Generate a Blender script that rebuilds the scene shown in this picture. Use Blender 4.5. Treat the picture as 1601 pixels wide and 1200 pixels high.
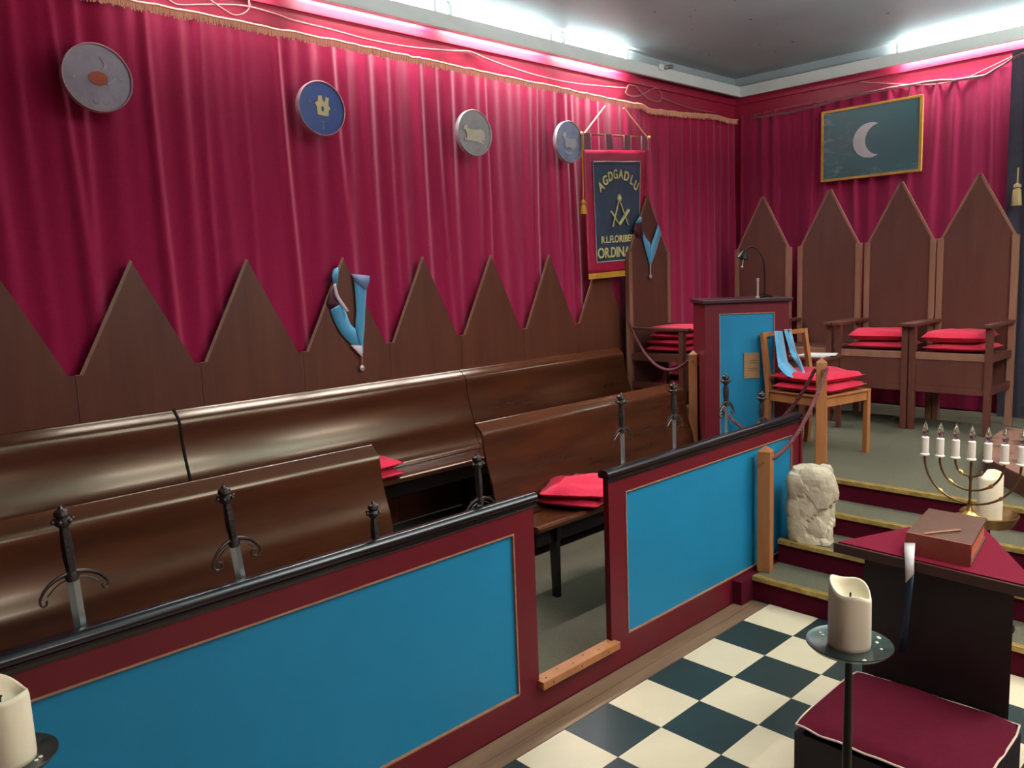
import bpy, bmesh, math, random
from mathutils import Vector, Matrix, noise
random.seed(7)
PI = math.pi
scn = bpy.context.scene
COL = scn.collection
for o in list(bpy.data.objects): bpy.data.objects.remove(o)

# ------------------------------------------------------------------ camera
RC = ((0.7213041210450515, -0.6915492285450868, -0.03847115103712162),
      (-0.1205559122226102, -0.07065842212714868, -0.9901886988906085),
      (0.6820459200021654, 0.7188651138295675, -0.13433655916094844))
CP = Vector((-3.8503961580271646, -2.0889554504787773, 1.8278245545608403))
FPX = 1255.2282681339782
cam = bpy.data.cameras.new('camera')
cam.sensor_width = 36; cam.lens = FPX/1601*36; cam.clip_start = .05
camo = bpy.data.objects.new('camera', cam); COL.objects.link(camo)
r0, r1, r2 = (Vector(r) for r in RC)
M = Matrix(((r0.x, -r1.x, -r2.x, CP.x), (r0.y, -r1.y, -r2.y, CP.y), (r0.z, -r1.z, -r2.z, CP.z), (0, 0, 0, 1)))
camo.matrix_world = M
scn.camera = camo

def at(ax, val, u, v):
    """point of the plane (axis = val) seen at pixel u, v of the photograph"""
    d = r0*((u-800.5)/FPX) + r1*((v-600)/FPX) + r2
    return CP + d*((val-CP[ax])/d[ax])

# ------------------------------------------------------------------ light
scn.view_settings.view_transform = 'Standard'; scn.view_settings.look = 'None'
scn.view_settings.gamma = 1; scn.view_settings.use_curve_mapping = False
scn.view_settings.exposure = -0.06
w = bpy.data.worlds.new('world'); scn.world = w; w.use_nodes = True
w.node_tree.nodes['Background'].inputs[0].default_value = (.8, .85, 1, 1)
w.node_tree.nodes['Background'].inputs[1].default_value = .05
def area(name, loc, rot, sx, sy, power, col=(1, .965, .93), spread=180):
    l = bpy.data.lights.new(name, 'AREA'); l.shape = 'RECTANGLE'; l.size = sx; l.size_y = sy
    l.energy = power; l.color = col; l.spread = math.radians(spread)
    o = bpy.data.objects.new(name, l); COL.objects.link(o); o.location = loc; o.rotation_euler = rot
    return o
LB = {}
area('added_fill_light', (-.9, -1.7, 2.75), (0, 0, 0), 1.1, .5, 38)  # added fill for the room, from made-up lamps out of view
area('added_fill_light', (-2.6, -4.6, 2.75), (0, 0, 0), 1.1, .5, 56)
area('added_fill_light', (1.4, -2.4, 2.75), (0, 0, 0), 1.1, .5, 52)
for q in ((-.9, -1.7, 290), (-2.6, -4.6, 50), (1.4, -2.4, 400)): area('added_wash_light', (q[0], q[1], 2.81), (PI, 0, 0), 1.1, .5, q[2], (1, .97, .93))  # added upward wash, brightens the ceiling and its bounce
# strip lamps standing in the cornice trough along the left wall, and along the far wall
TROUGH = [(-1.80, .8, 12), (-.72, 1.0, 34), (.42, 1.0, 38), (1.47, .8, 36)]
for x, ln, p in TROUGH:
    area('trough_lamp_light', (x, 2.35, 3.545), (math.radians(-20), 0, 0), ln, .04, p*.50, (1, .96, .97), 115)
    area('trough_lamp_uplight', (x, 2.36, 3.575), (math.radians(180-62), 0, 0), ln, .05, p*3.0, (1, .98, .97))
area('trough_lamp_light', (3.63, .15, 3.545), (0, math.radians(20), 0), .04, 1.3, 24, (1, .97, .97), 115)
area('trough_lamp_uplight', (3.64, .15, 3.575), (0, math.radians(180+62), 0), .05, 1.3, 130, (1, .98, .97))

# ------------------------------------------------------------------ materials
def lin(c):
    return tuple(((x/255)/12.92 if x/255 <= .04045 else ((x/255+.055)/1.055)**2.4) for x in c)
MATS = {}
def mat(name, rgb, rough=.6, metal=0, kind=None, rgb2=None, scale=8, bump=0, spec=.5, emit=0, sheen=0, coat=0, amount=1., trans=0, stretch=None):
    if name in MATS: return MATS[name]
    m = bpy.data.materials.new(name); m.use_nodes = True; MATS[name] = m
    nt = m.node_tree; N = nt.nodes; L = nt.links; b = N['Principled BSDF']
    c1 = lin(rgb)+(1,)
    b.inputs['Base Color'].default_value = c1
    b.inputs['Roughness'].default_value = rough; b.inputs['Metallic'].default_value = metal
    b.inputs['Specular IOR Level'].default_value = spec
    if coat: b.inputs['Coat Weight'].default_value = coat; b.inputs['Coat Roughness'].default_value = .12
    if sheen: b.inputs['Sheen Weight'].default_value = sheen; b.inputs['Sheen Roughness'].default_value = .5
    if trans: b.inputs['Transmission Weight'].default_value = trans
    if emit: b.inputs['Emission Color'].default_value = c1; b.inputs['Emission Strength'].default_value = emit
    if kind:
        tc = N.new('ShaderNodeTexCoord'); mp = N.new('ShaderNodeMapping')
        L.new(tc.outputs['Object'], mp.inputs[0])
        if stretch: mp.inputs['Scale'].default_value = stretch
        if kind == 'voronoi':
            t = N.new('ShaderNodeTexVoronoi'); t.inputs['Scale'].default_value = scale; out = t.outputs['Distance']
        else:
            t = N.new('ShaderNodeTexNoise'); t.inputs['Scale'].default_value = scale
            t.inputs['Detail'].default_value = 6; t.inputs['Roughness'].default_value = .6; out = t.outputs['Fac']
        L.new(mp.outputs[0], t.inputs['Vector'])
        cr = N.new('ShaderNodeValToRGB'); L.new(out, cr.inputs[0])
        cr.color_ramp.elements[0].position = .5-.25*amount if kind != 'voronoi' else .1
        cr.color_ramp.elements[1].position = .5+.25*amount if kind != 'voronoi' else .5
        cr.color_ramp.elements[0].color = lin(rgb2 or rgb)+(1,); cr.color_ramp.elements[1].color = c1
        L.new(cr.outputs[0], b.inputs['Base Color'])
        if bump:
            bp = N.new('ShaderNodeBump'); bp.inputs['Strength'].default_value = bump; bp.inputs['Distance'].default_value = .01
            L.new(out, bp.inputs['Height']); L.new(bp.outputs[0], b.inputs['Normal'])
    return m
m_curtain = mat('crimson_velvet', (168, 20, 72), .8, kind='noise', rgb2=(154, 16, 64), scale=60, bump=.05, spec=.15, sheen=.3)
m_frieze = mat('red_frieze_paint', (160, 30, 62), .38, kind='noise', rgb2=(145, 24, 54), scale=4)
m_far_curt = mat('crimson_velvet_far', (158, 20, 72), .8, kind='noise', rgb2=(144, 16, 64), scale=60, spec=.25, sheen=.25)
m_drape = mat('dark_grey_drape', (58, 50, 62), .85, kind='noise', rgb2=(46, 40, 52), scale=20)
m_ceil = mat('grey_ceiling_paint', (150, 166, 168), .5, kind='noise', rgb2=(136, 153, 156), scale=2.5)
m_white = mat('white_cornice_paint', (205, 212, 208), .5, kind='noise', rgb2=(190, 200, 196), scale=3)
m_fringe = mat('gold_pink_fringe', (240, 186, 146), .8, kind='noise', rgb2=(215, 150, 120), scale=90, stretch=(1, 1, .1), bump=.3)
m_cord = mat('pink_cord', (190, 120, 115), .7, kind='noise', rgb2=(160, 95, 95), scale=80)
m_maroon = mat('maroon_paint', (102, 16, 30), .42, kind='noise', rgb2=(92, 13, 26), scale=6, spec=.4)
m_blue = mat('blue_panel_paint', (22, 122, 160), .5, kind='noise', rgb2=(20, 114, 150), scale=3, spec=.35)
m_goldtrim = mat('dull_gold_trim', (170, 120, 90), .45, kind='noise', rgb2=(140, 96, 72), scale=30)
m_black = mat('black_lacquer', (24, 18, 20), .25, kind='noise', rgb2=(14, 11, 12), scale=14, spec=.6)
m_wood = mat('dark_panel_wood', (112, 60, 40), .45, kind='noise', rgb2=(90, 46, 32), scale=9, stretch=(1, 1, .12), spec=.4)
m_bench = mat('varnished_bench_wood', (88, 46, 25), .22, kind='noise', rgb2=(52, 25, 15), scale=7, stretch=(.15, 1, 1), spec=.6, coat=.15)
MATS['varnished_bench_wood'].node_tree.nodes['Principled BSDF'].inputs['Specular Tint'].default_value = (1, .80, .55, 1)
m_chairw = mat('brown_chair_wood', (98, 54, 42), .45, kind='noise', rgb2=(82, 42, 34), scale=12, stretch=(1, 1, .15))
m_edge = mat('light_edge_wood', (150, 104, 82), .45, kind='noise', rgb2=(128, 84, 66), scale=14, stretch=(1, 1, .15))
m_orange = mat('honey_oak_wood', (174, 112, 64), .45, kind='noise', rgb2=(146, 90, 50), scale=14, stretch=(1, 1, .15))
m_carpet = mat('grey_green_carpet', (102, 97, 80), .95, kind='noise', rgb2=(84, 80, 66), scale=140, bump=.5, spec=.1)
m_tile_w = mat('cream_floor_tile', (222, 204, 172), .4, kind='noise', rgb2=(212, 194, 162), scale=5)
m_tile_k = mat('black_green_floor_tile', (42, 56, 54), .38, kind='noise', rgb2=(34, 46, 46), scale=5)
m_strip = mat('worn_plank_border', (138, 108, 82), .5, kind='noise', rgb2=(96, 70, 52), scale=6, stretch=(.25, 2, 1))
m_red = mat('red_cushion_fabric', (206, 36, 66), .85, kind='noise', rgb2=(190, 30, 58), scale=50, bump=.1, sheen=.1, spec=.2)
m_wine = mat('wine_kneeler_fabric', (86, 3, 29), .95, kind='noise', rgb2=(76, 3, 25), scale=50, bump=.1, sheen=0, spec=.2)
m_cloth = mat('crimson_altar_cloth', (110, 5, 36), .9, kind='noise', rgb2=(100, 4, 31), scale=60, sheen=0, spec=.2)
m_piping = mat('cream_piping', (205, 180, 160), .8)
m_altar = mat('altar_dark_wood', (44, 30, 28), .5, kind='noise', rgb2=(32, 22, 22), scale=6, stretch=(1, 1, .2))
m_gold = mat('gold_paint', (230, 176, 84), .4, metal=.0, kind='noise', rgb2=(200, 148, 60), scale=20)
m_brass = mat('polished_brass', (196, 158, 84), .28, metal=.9)
m_dbrass = mat('tarnished_brass', (120, 92, 56), .4, metal=.8)
m_iron = mat('blackened_iron', (30, 24, 24), .4, metal=.6)
m_plate = mat('wax_spotted_iron_plate', (84, 98, 92), .25, metal=.55, kind='noise', rgb2=(62, 74, 70), scale=30)
m_wax = mat('cream_wax', (244, 230, 200), .45, spec=.4); MATS['cream_wax'].node_tree.nodes['Principled BSDF'].inputs['Subsurface Weight'].default_value = .5; MATS['cream_wax'].node_tree.nodes['Principled BSDF'].inputs['Subsurface Radius'].default_value = (.03, .02, .012)
m_wick = mat('burnt_wick', (40, 32, 28), .9)
m_steel = mat('dull_steel', (150, 158, 160), .3, metal=.85)
m_dsteel = mat('dark_sword_metal', (84, 78, 74), .35, metal=.8)
m_grip = mat('dark_wire_grip', (52, 42, 38), .5, metal=.3, kind='noise', rgb2=(30, 24, 22), scale=120, bump=.5)
m_chalk = mat('limestone', (205, 190, 165), .9, kind='noise', rgb2=(165, 148, 124), scale=14, bump=.6)
m_stepred = mat('dark_red_carpet', (84, 14, 32), .9, kind='noise', rgb2=(70, 10, 26), scale=90, spec=.1)
m_leather = mat('brown_leather', (92, 58, 40), .5, kind='noise', rgb2=(76, 46, 32), scale=30, bump=.15)
m_pages = mat('reddish_page_edges', (214, 120, 86), .6, kind='noise', rgb2=(176, 88, 62), scale=60, stretch=(1, 1, 14))
m_rib = mat('sky_blue_ribbon', (84, 164, 200), .45, kind='noise', rgb2=(70, 146, 186), scale=14, sheen=.3)
m_ribedge = mat('pale_ribbon_edge', (200, 176, 182), .5)
m_ribdark = mat('maroon_ribbon_back', (74, 16, 36), .7)
m_silver = mat('silver', (200, 190, 185), .3, metal=.6)
m_navy = mat('navy_banner_cloth', (44, 64, 88), .6, kind='noise', rgb2=(34, 50, 72), scale=7, stretch=(2, 1, .5), sheen=.2)
m_banred = mat('red_banner_satin', (186, 30, 70), .4, kind='noise', rgb2=(160, 22, 56), scale=14)
m_letter = mat('pale_gold_letters', (232, 222, 150), .4, metal=.2)
m_braid = mat('pale_silver_braid', (196, 176, 176), .5, kind='noise', rgb2=(160, 136, 140), scale=60)
m_ygold = mat('yellow_fringe', (214, 160, 50), .6, kind='noise', rgb2=(190, 130, 36), scale=80, stretch=(1, 1, .1))
m_rope = mat('wine_rope', (112, 52, 54), .75, kind='noise', rgb2=(86, 36, 40), scale=90, bump=.5)
m_paper = mat('white_paper', (210, 205, 200), .7)
m_glass = mat('bulb_glass', (255, 255, 255), .05, trans=1.)
m_candle = mat('candle_sleeve', (232, 222, 205), .5)
m_night = None

# ------------------------------------------------------------------ geometry kit
class MB:
    def __init__(s): s.v = []; s.f = []
    def add(s, vs, fs):
        n = len(s.v); s.v += [tuple(v) for v in vs]; s.f += [tuple(i+n for i in f) for f in fs]; return s
    def box(s, x0, x1, y0, y1, z0, z1, b=0.):
        if b <= 0 or min(x1-x0, y1-y0, z1-z0) < 2.2*b:
            vs = [(x, y, z) for x in (x0, x1) for y in (y0, y1) for z in (z0, z1)]
            return s.add(vs, [(0, 1, 3, 2), (4, 6, 7, 5), (0, 4, 5, 1), (2, 3, 7, 6), (0, 2, 6, 4), (1, 5, 7, 3)])
        bm = bmesh.new(); bmesh.ops.create_cube(bm, size=1)
        for v in bm.verts:
            v.co = Vector(((x0+x1)/2+v.co.x*(x1-x0), (y0+y1)/2+v.co.y*(y1-y0), (z0+z1)/2+v.co.z*(z1-z0)))
        bmesh.ops.bevel(bm, geom=list(bm.edges), offset=b, segments=2, affect='EDGES', profile=.6)
        bm.verts.index_update()
        s.add([v.co[:] for v in bm.verts], [[v.index for v in f.verts] for f in bm.faces]); bm.free(); return s
    def bar(s, p, q, w, d=None, up=(0, 0, 1)):
        p, q = Vector(p), Vector(q); d = d or w; t = (q-p).normalized(); u = Vector(up)
        if abs(t.dot(u)) > .95: u = Vector((1, 0, 0))
        a = t.cross(u).normalized(); b = a.cross(t)
        vs = [c+a*(i*w/2)+b*(j*d/2) for c in (p, q) for i, j in ((-1, -1), (1, -1), (1, 1), (-1, 1))]
        return s.add(vs, [(3, 2, 1, 0), (4, 5, 6, 7), (0, 1, 5, 4), (1, 2, 6, 5), (2, 3, 7, 6), (3, 0, 4, 7)])
    def tube(s, pts, r, n=8, closed=False, flat=1.):
        pts = [Vector(p) for p in pts]; m = len(pts); vs = []; prev = None
        for i, p in enumerate(pts):
            if closed: t = pts[(i+1) % m]-pts[i-1]
            else: t = pts[min(i+1, m-1)]-pts[max(i-1, 0)]
            t.normalize()
            if prev is None: a = t.orthogonal().normalized()
            else: a = (prev-t*prev.dot(t)).normalized()
            prev = a; b = t.cross(a)
            rr = r[i] if isinstance(r, (list, tuple)) else r
            vs += [p+a*(rr*math.cos(2*PI*k/n))+b*(rr*flat*math.sin(2*PI*k/n)) for k in range(n)]
        fs = []
        for i in range(m if closed else m-1):
            j = (i+1) % m
            fs += [(i*n+k, i*n+(k+1) % n, j*n+(k+1) % n, j*n+k) for k in range(n)]
        if not closed: fs += [tuple(range(n-1, -1, -1)), tuple(range((m-1)*n, m*n))]
        return s.add(vs, fs)
    def lathe(s, prof, c=(0, 0, 0), n=24, rf=None, zf=None):
        vs = []; fs = []
        for i, (r, z) in enumerate(prof):
            for k in range(n):
                a = 2*PI*k/n; rr = max(r, .0002)*(rf(i, a) if rf else 1); zz = z+(zf(i, a) if zf else 0)
                vs.append((c[0]+rr*math.cos(a), c[1]+rr*math.sin(a), c[2]+zz))
        for i in range(len(prof)-1):
            fs += [(i*n+k, i*n+(k+1) % n, (i+1)*n+(k+1) % n, (i+1)*n+k) for k in range(n)]
        fs += [tuple(range(n-1, -1, -1)), tuple(range((len(prof)-1)*n, len(prof)*n))]
        return s.add(vs, fs)
    def prism(s, poly, e):
        """poly: 3-D points, e: extrusion vector"""
        n = len(poly); e = Vector(e); vs = [Vector(p) for p in poly]+[Vector(p)+e for p in poly]
        return s.add(vs, [tuple(range(n-1, -1, -1)), tuple(range(n, 2*n))]+[(i, (i+1) % n, n+(i+1) % n, n+i) for i in range(n)])
    def grid(s, rows):
        m = len(rows); n = len(rows[0]); vs = [p for r in rows for p in r]
        return s.add(vs, [(i*n+j, i*n+j+1, (i+1)*n+j+1, (i+1)*n+j) for i in range(m-1) for j in range(n-1)])
    def ball(s, c, r, n=10, sz=1.):
        return s.lathe([(r*math.sin(PI*i/n), -r*sz*math.cos(PI*i/n)) for i in range(n+1)], c, n+4)
    def build(s, name, m, parent=None, smooth=False, loc=None, keep=None):
        """verts are in world coordinates when parent has a location and loc is 'w'"""
        me = bpy.data.meshes.new(name); vs = s.v
        if loc == 'w' and parent is not None:
            b = Vector(parent.location); g = parent.parent
            while g is not None: b = b+Vector(g.location); g = g.parent
            vs = [tuple(Vector(v)-b) for v in vs]
        elif loc is not None and loc != 'w': vs = [tuple(Vector(v)-Vector(loc)) for v in vs]
        me.from_pydata(vs, [], s.f); me.update(); me.materials.append(m)
        bm = bmesh.new(); bm.from_mesh(me); bmesh.ops.recalc_face_normals(bm, faces=bm.faces); bm.to_mesh(me); bm.free()
        if smooth:
            for p in me.polygons: p.use_smooth = True
            if smooth != 'all': me.set_sharp_from_angle(angle=math.radians(40))
        o = bpy.data.objects.new(name, me); COL.objects.link(o)
        if parent is not None: o.parent = parent
        if loc is not None and loc != 'w': o.location = loc
        return o
def tag(o, label=None, cat=None, group=None, kind=None):
    if label: o['label'] = label
    if cat: o['category'] = cat
    if group: o['group'] = group
    if kind: o['kind'] = kind
    return o
def thing(name, label, cat, loc=(0, 0, 0), rz=0, group=None):
    o = bpy.data.objects.new(name, None); COL.objects.link(o); o.location = loc; o.rotation_euler = (0, 0, rz)
    o.empty_display_size = .1
    return tag(o, label, cat, group)
def copy_tree(o, parent=None):
    c = o.copy(); COL.objects.link(c); c.parent = parent
    for ch in list(o.children): copy_tree(ch, c)
    return c
def solid(o, t, off=-1):
    md = o.modifiers.new('solid', 'SOLIDIFY'); md.thickness = t; md.offset = off; return o

# ------------------------------------------------------------------ room shell
YW, XW, ZC = 2.42, 3.70, 3.70
X0, Y0 = -7.0, -6.0
def struct(name, mb, m): return tag(mb.build(name, m), kind='structure')
floor = struct('floor', MB().box(X0, XW+.1, Y0, YW+.1, -.12, -.006), mat('floor_slab_grey', (90, 84, 74), .8, kind='noise', rgb2=(80, 74, 66), scale=6))
struct('ceiling', MB().box(X0, XW+.1, Y0, YW+.1, ZC, ZC+.1), m_ceil)
wl = struct('wall_left', MB().box(X0, XW+.1, YW, YW+.1, -.1, ZC), m_frieze)
wf = struct('wall_far', MB().box(XW, XW+.1, Y0, YW, -.1, ZC), m_frieze)
m_plain = mat('warm_wall_paint', (150, 60, 70), .7, kind='noise', rgb2=(140, 52, 62), scale=3)
struct('wall_right', MB().box(X0, XW+.1, Y0-.1, Y0, -.1, ZC), m_plain)
struct('wall_near', MB().box(X0-.1, X0, Y0, YW, -.1, ZC), m_plain)
# cornice boards (light trough)
struct('trim_1', MB().box(X0, 3.585, 2.288, 2.30, 3.49, 3.59).box(X0, 3.585, 2.262, 2.29, 3.485, 3.505), m_white)
struct('trim_2', MB().box(3.58, 3.592, Y0, 2.30, 3.49, 3.59).box(3.555, 3.583, Y0, 2.288, 3.485, 3.505), m_white)
struct('trim_4', MB().box(X0, XW, 2.408, 2.42, 3.53, ZC).box(3.688, 3.70, Y0, 2.408, 3.53, ZC), m_ceil)
struct('trim_3', MB().box(X0, XW, 2.395, 2.42, 3.44, 3.475).box(3.675, 3.70, Y0, 2.395, 3.44, 3.475), m_frieze)
# star holes of the ceiling
mb = MB()
rs = random.Random(3)
for k in range(90):
    x, y = rs.uniform(-1.5, 3.2), rs.uniform(-3, 2.1); r = rs.uniform(.006, .014)
    mb.lathe([(r, -.004), (r*.4, -.006)], (x, y, ZC), 8)
c = mb.build('star_stud', mat('dark_star_stud', (60, 62, 66), .4, metal=.5), bpy.data.objects['ceiling']); c['kind'] = 'stuff'

# strip lamps behind the cornice
m_lamp = mat('lit_tube', (255, 252, 250), .5, emit=9)
lampsp = [('y', x, ln) for x, ln, p in TROUGH]+[('x', .15, 1.3)]
lbl = ['lit white strip lamp in cornice near the top left edge', 'lit white strip lamp in cornice above the golden bull roundel',
       'lit white strip lamp in cornice between the bull roundel and the ram roundel', 'lit white strip lamp in cornice nearest the embroidered banner', 'lit white strip lamp in the far wall cornice right of the moon picture']
for (ax, c, ln), lb in zip(lampsp, lbl):
    if ax == 'y': a, b = (c-ln/2, 2.36, 3.56), (c+ln/2, 2.36, 3.56)
    else: a, b = (3.64, c-ln/2, 3.56), (3.64, c+ln/2, 3.56)
    t = thing('strip_lamp', lb, 'lamp', ((a[0]+b[0])/2, (a[1]+b[1])/2, 3.54), 0, 'strip lamps in the cornice')
    MB().tube([a, b], .010, 10).build('lamp_tube', m_lamp, t, True, 'w')
    for p, q in ((a, b), (b, a)):
        e = MB(); v = (Vector(q)-Vector(p)).normalized(); e.tube([Vector(p)-v*.02, Vector(p)+v*.012], .017, 10)
        e.box(p[0]-.012, p[0]+.012, p[1]-.012, p[1]+.012, 3.56, ZC)
        e.build('lamp_holder', m_white, t, False, 'w')
# added pendants out of view, made up to house the fill lights
for (x, y), lb in zip(((-.9, -1.7), (-2.6, -4.6), (1.4, -2.4)), ('over the chequered floor', 'over the near end of the room', 'over the steps')):
    t = thing('added_pendant', 'added unseen flat white rectangular ceiling light '+lb, 'lamp', (x, y, 2.815), 0)
    for q in (-.55, .545): MB().box(q, q+.005, -.003, .003, 0, ZC-2.815).build('hanging_wire', m_white, t)
    MB().box(-.63, .63, -.33, -.3, -.07, 0).box(-.63, .63, .3, .33, -.07, 0).box(-.63, -.6, -.3, .3, -.07, 0).box(.6, .63, -.3, .3, -.07, 0).build('housing', m_white, t)
    MB().box(-.6, .6, -.3, .3, -.042, -.030).build('diffuser', mat('added_glow_panel', (255, 250, 244), .5, emit=2.5), t)

# floor: chequered tiles, plank border, carpet
T = .275
mt = {}
for col, mm in ((0, m_tile_w), (1, m_tile_k)):
    mt[col] = MB().box(.0008, T-.0008, .0008, T-.0008, -.006, 0).build('floor_tile', mm, floor)
    mt[col].location = (-T-(0 if col == 0 else T), -T, 0)
for i in range(15):
    for j in range(12):
        if (i, j) in ((0, 0), (1, 0)): continue
        c = mt[(i+j) % 2].copy(); COL.objects.link(c); c.parent = floor; c.location = (-(i+1)*T, -(j+1)*T, 0)
MB().box(X0, -.02, .003, .068, -.006, .001).build('border_plank', m_strip, floor)
MB().box(X0, -.02, .071, .15, -.006, .001).build('border_plank', m_strip, floor)
MB().box(X0, 1.62, .175, YW, -.006, .004).build('carpet', m_carpet, floor)

# ------------------------------------------------------------------ curtains
def curtain(name, x0, x1, zt, zb, seed, m, base, axis='x', amp=.030, pmin=.08, pmax=.20, label='', cat='curtain', step=.009):
    rs = random.Random(seed); ridges = []; x = x0-.2
    while x < x1+.2:
        ridges.append((x, rs.uniform(.5, 1.25)*amp, rs.uniform(.026, .062), rs.uniform(-.035, .035), rs.uniform(0, 6), rs.choice((.6, 1, 1.2))))
        x += rs.uniform(pmin, pmax)
    rows = []; n = int((x1-x0)/step); nz = 30
    for iz in range(nz+1):
        f = iz/nz; z = zt+(zb-zt)*f; row = []
        k0 = 0
        for ix in range(n+1):
            x = x0+(x1-x0)*ix/n; h = 0
            while k0 < len(ridges)-1 and ridges[k0][0] < x-.3: k0 += 1
            for k in range(k0, len(ridges)):
                cx, a, wd, dr, ph, gr = ridges[k]
                if cx > x+.3: break
                d = x-cx-dr*f*1.6-.012*math.sin(ph+f*4)
                ww = wd*(.75+.5*f)
                h += a*(.55+.5*f*gr)*math.exp(-(d/ww)**2)
            h += .006*math.sin(x*47+f)*(1-f)
            h = .05*math.tanh(h/.05)
            row.append((x, base-h, z) if axis == 'x' else (base-h, -x, z))
        rows.append(row)
    o = MB().grid(rows).build(name, m, None, 'all')
    return tag(o, label, cat)
curtain('curtain', -4.9, 3.66, 3.27, .9, 11, m_curtain, 2.402, label='long pleated crimson curtain covering the left wall')
curtain('curtain', -2.33, .30, 3.32, .53, 5, m_far_curt, 3.68, axis='y', amp=.04, label='pleated crimson curtain behind the moon picture on the far wall')
curtain('dark_drape', .12, 2.2, 3.40, .53, 9, m_drape, 3.50, axis='y', amp=.04, label='dark grey drape at the right end of the far wall')
# frieze fringes
def fringe(name, pts, m, drop, label, seed=1, wav=.004):
    rs = random.Random(seed); t = thing(name, label, 'fringe', pts[0])
    P = []
    for a, b in zip(pts[:-1], pts[1:]):
        a, b = Vector(a), Vector(b); n = max(2, int((b-a).length/.05))
        P += [a.lerp(b, i/n)+Vector((0, 0, rs.uniform(-wav, wav))) for i in range(n)]
    P.append(Vector(pts[-1]))
    MB().tube(P, .009, 8, flat=.7).build('braid', m, t, True, 'w')
    mb = MB()
    for a, b in zip(P[:-1], P[1:]):
        n = max(2, int((b-a).length/.007))
        for i in range(n):
            p = a.lerp(b, i/n); q = a.lerp(b, (i+.85)/n); d = drop*rs.uniform(.75, 1.1)
            o = Vector((rs.uniform(-.003, .003), rs.uniform(-.003, .003), 0))
            mb.add([p, q, q+o-Vector((0, 0, d)), p+o-Vector((0, 0, d))], [(0, 1, 2, 3)])
    o = mb.build('strands', m, t, False, 'w'); o['kind'] = 'stuff'
    return t
YF = 2.325
pl = [(X0+2, YF, 3.29), (-1.1, YF, 3.285), (1.9, YF, 3.25)]
pl += [tuple(at(1, YF, u, v)) for u, v in ((1003, 162), (1015, 170), (1040, 173), (1080, 177), (1120, 180), (1143, 187))]
pl += [(3.60, YF, 3.285)]
fringe('gold_fringe', pl, m_fringe, .045, 'gold and pink fringed braid along the top of the left curtain', 1)
pf = [tuple(at(0, 3.60, u, v)) for u, v in ((1175, 184), (1230, 176), (1290, 161), (1350, 145), (1410, 134), (1450, 127), (1500, 124), (1540, 118))]+[(3.45, -.2, 3.36), (3.45, -1.2, 3.42)]
fringe('gold_fringe', pf, mat('shaded_pink_fringe', (150, 96, 100), .7, kind='noise', rgb2=(120, 74, 80), scale=90), .02, 'thin shade-toned pink braid along the top of the far curtain', 2)  # shade at the far wall is put into this fringe colour
# cords along the frieze
def smooth_path(P, k=6):
    P = [Vector(p) for p in P]; out = []
    for i in range(len(P)-1):
        p0, p1, p2, p3 = P[max(i-1, 0)], P[i], P[i+1], P[min(i+2, len(P)-1)]
        for j in range(k):
            t = j/k
            out.append(.5*((2*p1)+(p2-p0)*t+(2*p0-5*p1+4*p2-p3)*t*t+(3*p1-p0-3*p2+p3)*t**3))
    out.append(P[-1]); return out
def fcord(px, plane=(1, 2.40), jit=0, **k):
    return smooth_path([at(plane[0], plane[1], u, v)+Vector((0, -.004*(i % 3), 0)) for i, (u, v) in enumerate(px)], **k)
c = MB()
c.tube(fcord([(255, -8), (268, 4), (280, 9), (310, 8), (345, 8), (385, 11), (430, 22), (460, 33), (520, 48), (575, 62), (640, 74), (705, 80), (735, 81), (760, 92), (800, 107), (850, 121), (900, 131), (960, 137), (980, 138)]), .006, 6)
c.tube(fcord([(322, -6), (335, 6), (352, 18), (366, 24), (380, 22), (389, 12), (387, -6)]), .006, 6)
c.tube(fcord([(980, 138), (978, 146), (988, 151), (1003, 148), (1015, 141), (1025, 138), (1033, 145), (1033, 156), (1026, 159), (1015, 155), (1004, 146), (994, 136), (983, 133), (979, 140)]), .005, 6)
c.tube(fcord([(1033, 152), (1060, 163), (1090, 172), (1120, 176)]), .004, 6)
tag(c.build('wall_cord', m_cord, None, True), 'pale pink cord looped in knots along the left frieze', 'cord')
c = MB()
c.tube(fcord([(1178, 180), (1230, 168), (1290, 158), (1345, 148), (1410, 137), (1460, 128), (1500, 125)], (0, 3.665)), .004, 6)
c.tube(fcord([(1345, 128), (1390, 131), (1440, 133), (1475, 130), (1510, 122), (1545, 106), (1601, 80), (1640, 66)], (0, 3.665)), .005, 6)
tag(c.build('wall_cord', m_cord, None, True), 'thin cord hanging loosely along the far frieze', 'cord')

# small clip spotlight on the cornice
sp = at(1, 2.28, 1040, 106)
t = thing('clip_spotlight', 'small chrome spotlight clipped to white cornice near the corner', 'lamp', sp)
MB().box(-.09, -.03, -.012, .008, -.03, .02, .004).build('clip', m_white, t)
MB().tube([(-.03, -.012, .0), (0, -.03, 0)], .006, 8).build('arm', m_steel, t, True)
MB().lathe([(.014, -.03), (.018, -.02), (.019, .045), (.015, .05)], (0, 0, 0), 16).build('lamp_head', m_steel, t, True)
h = t.children[-1]; h.rotation_euler = (math.radians(10), math.radians(78), 0); h.location = (.0, -.035, 0)

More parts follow.
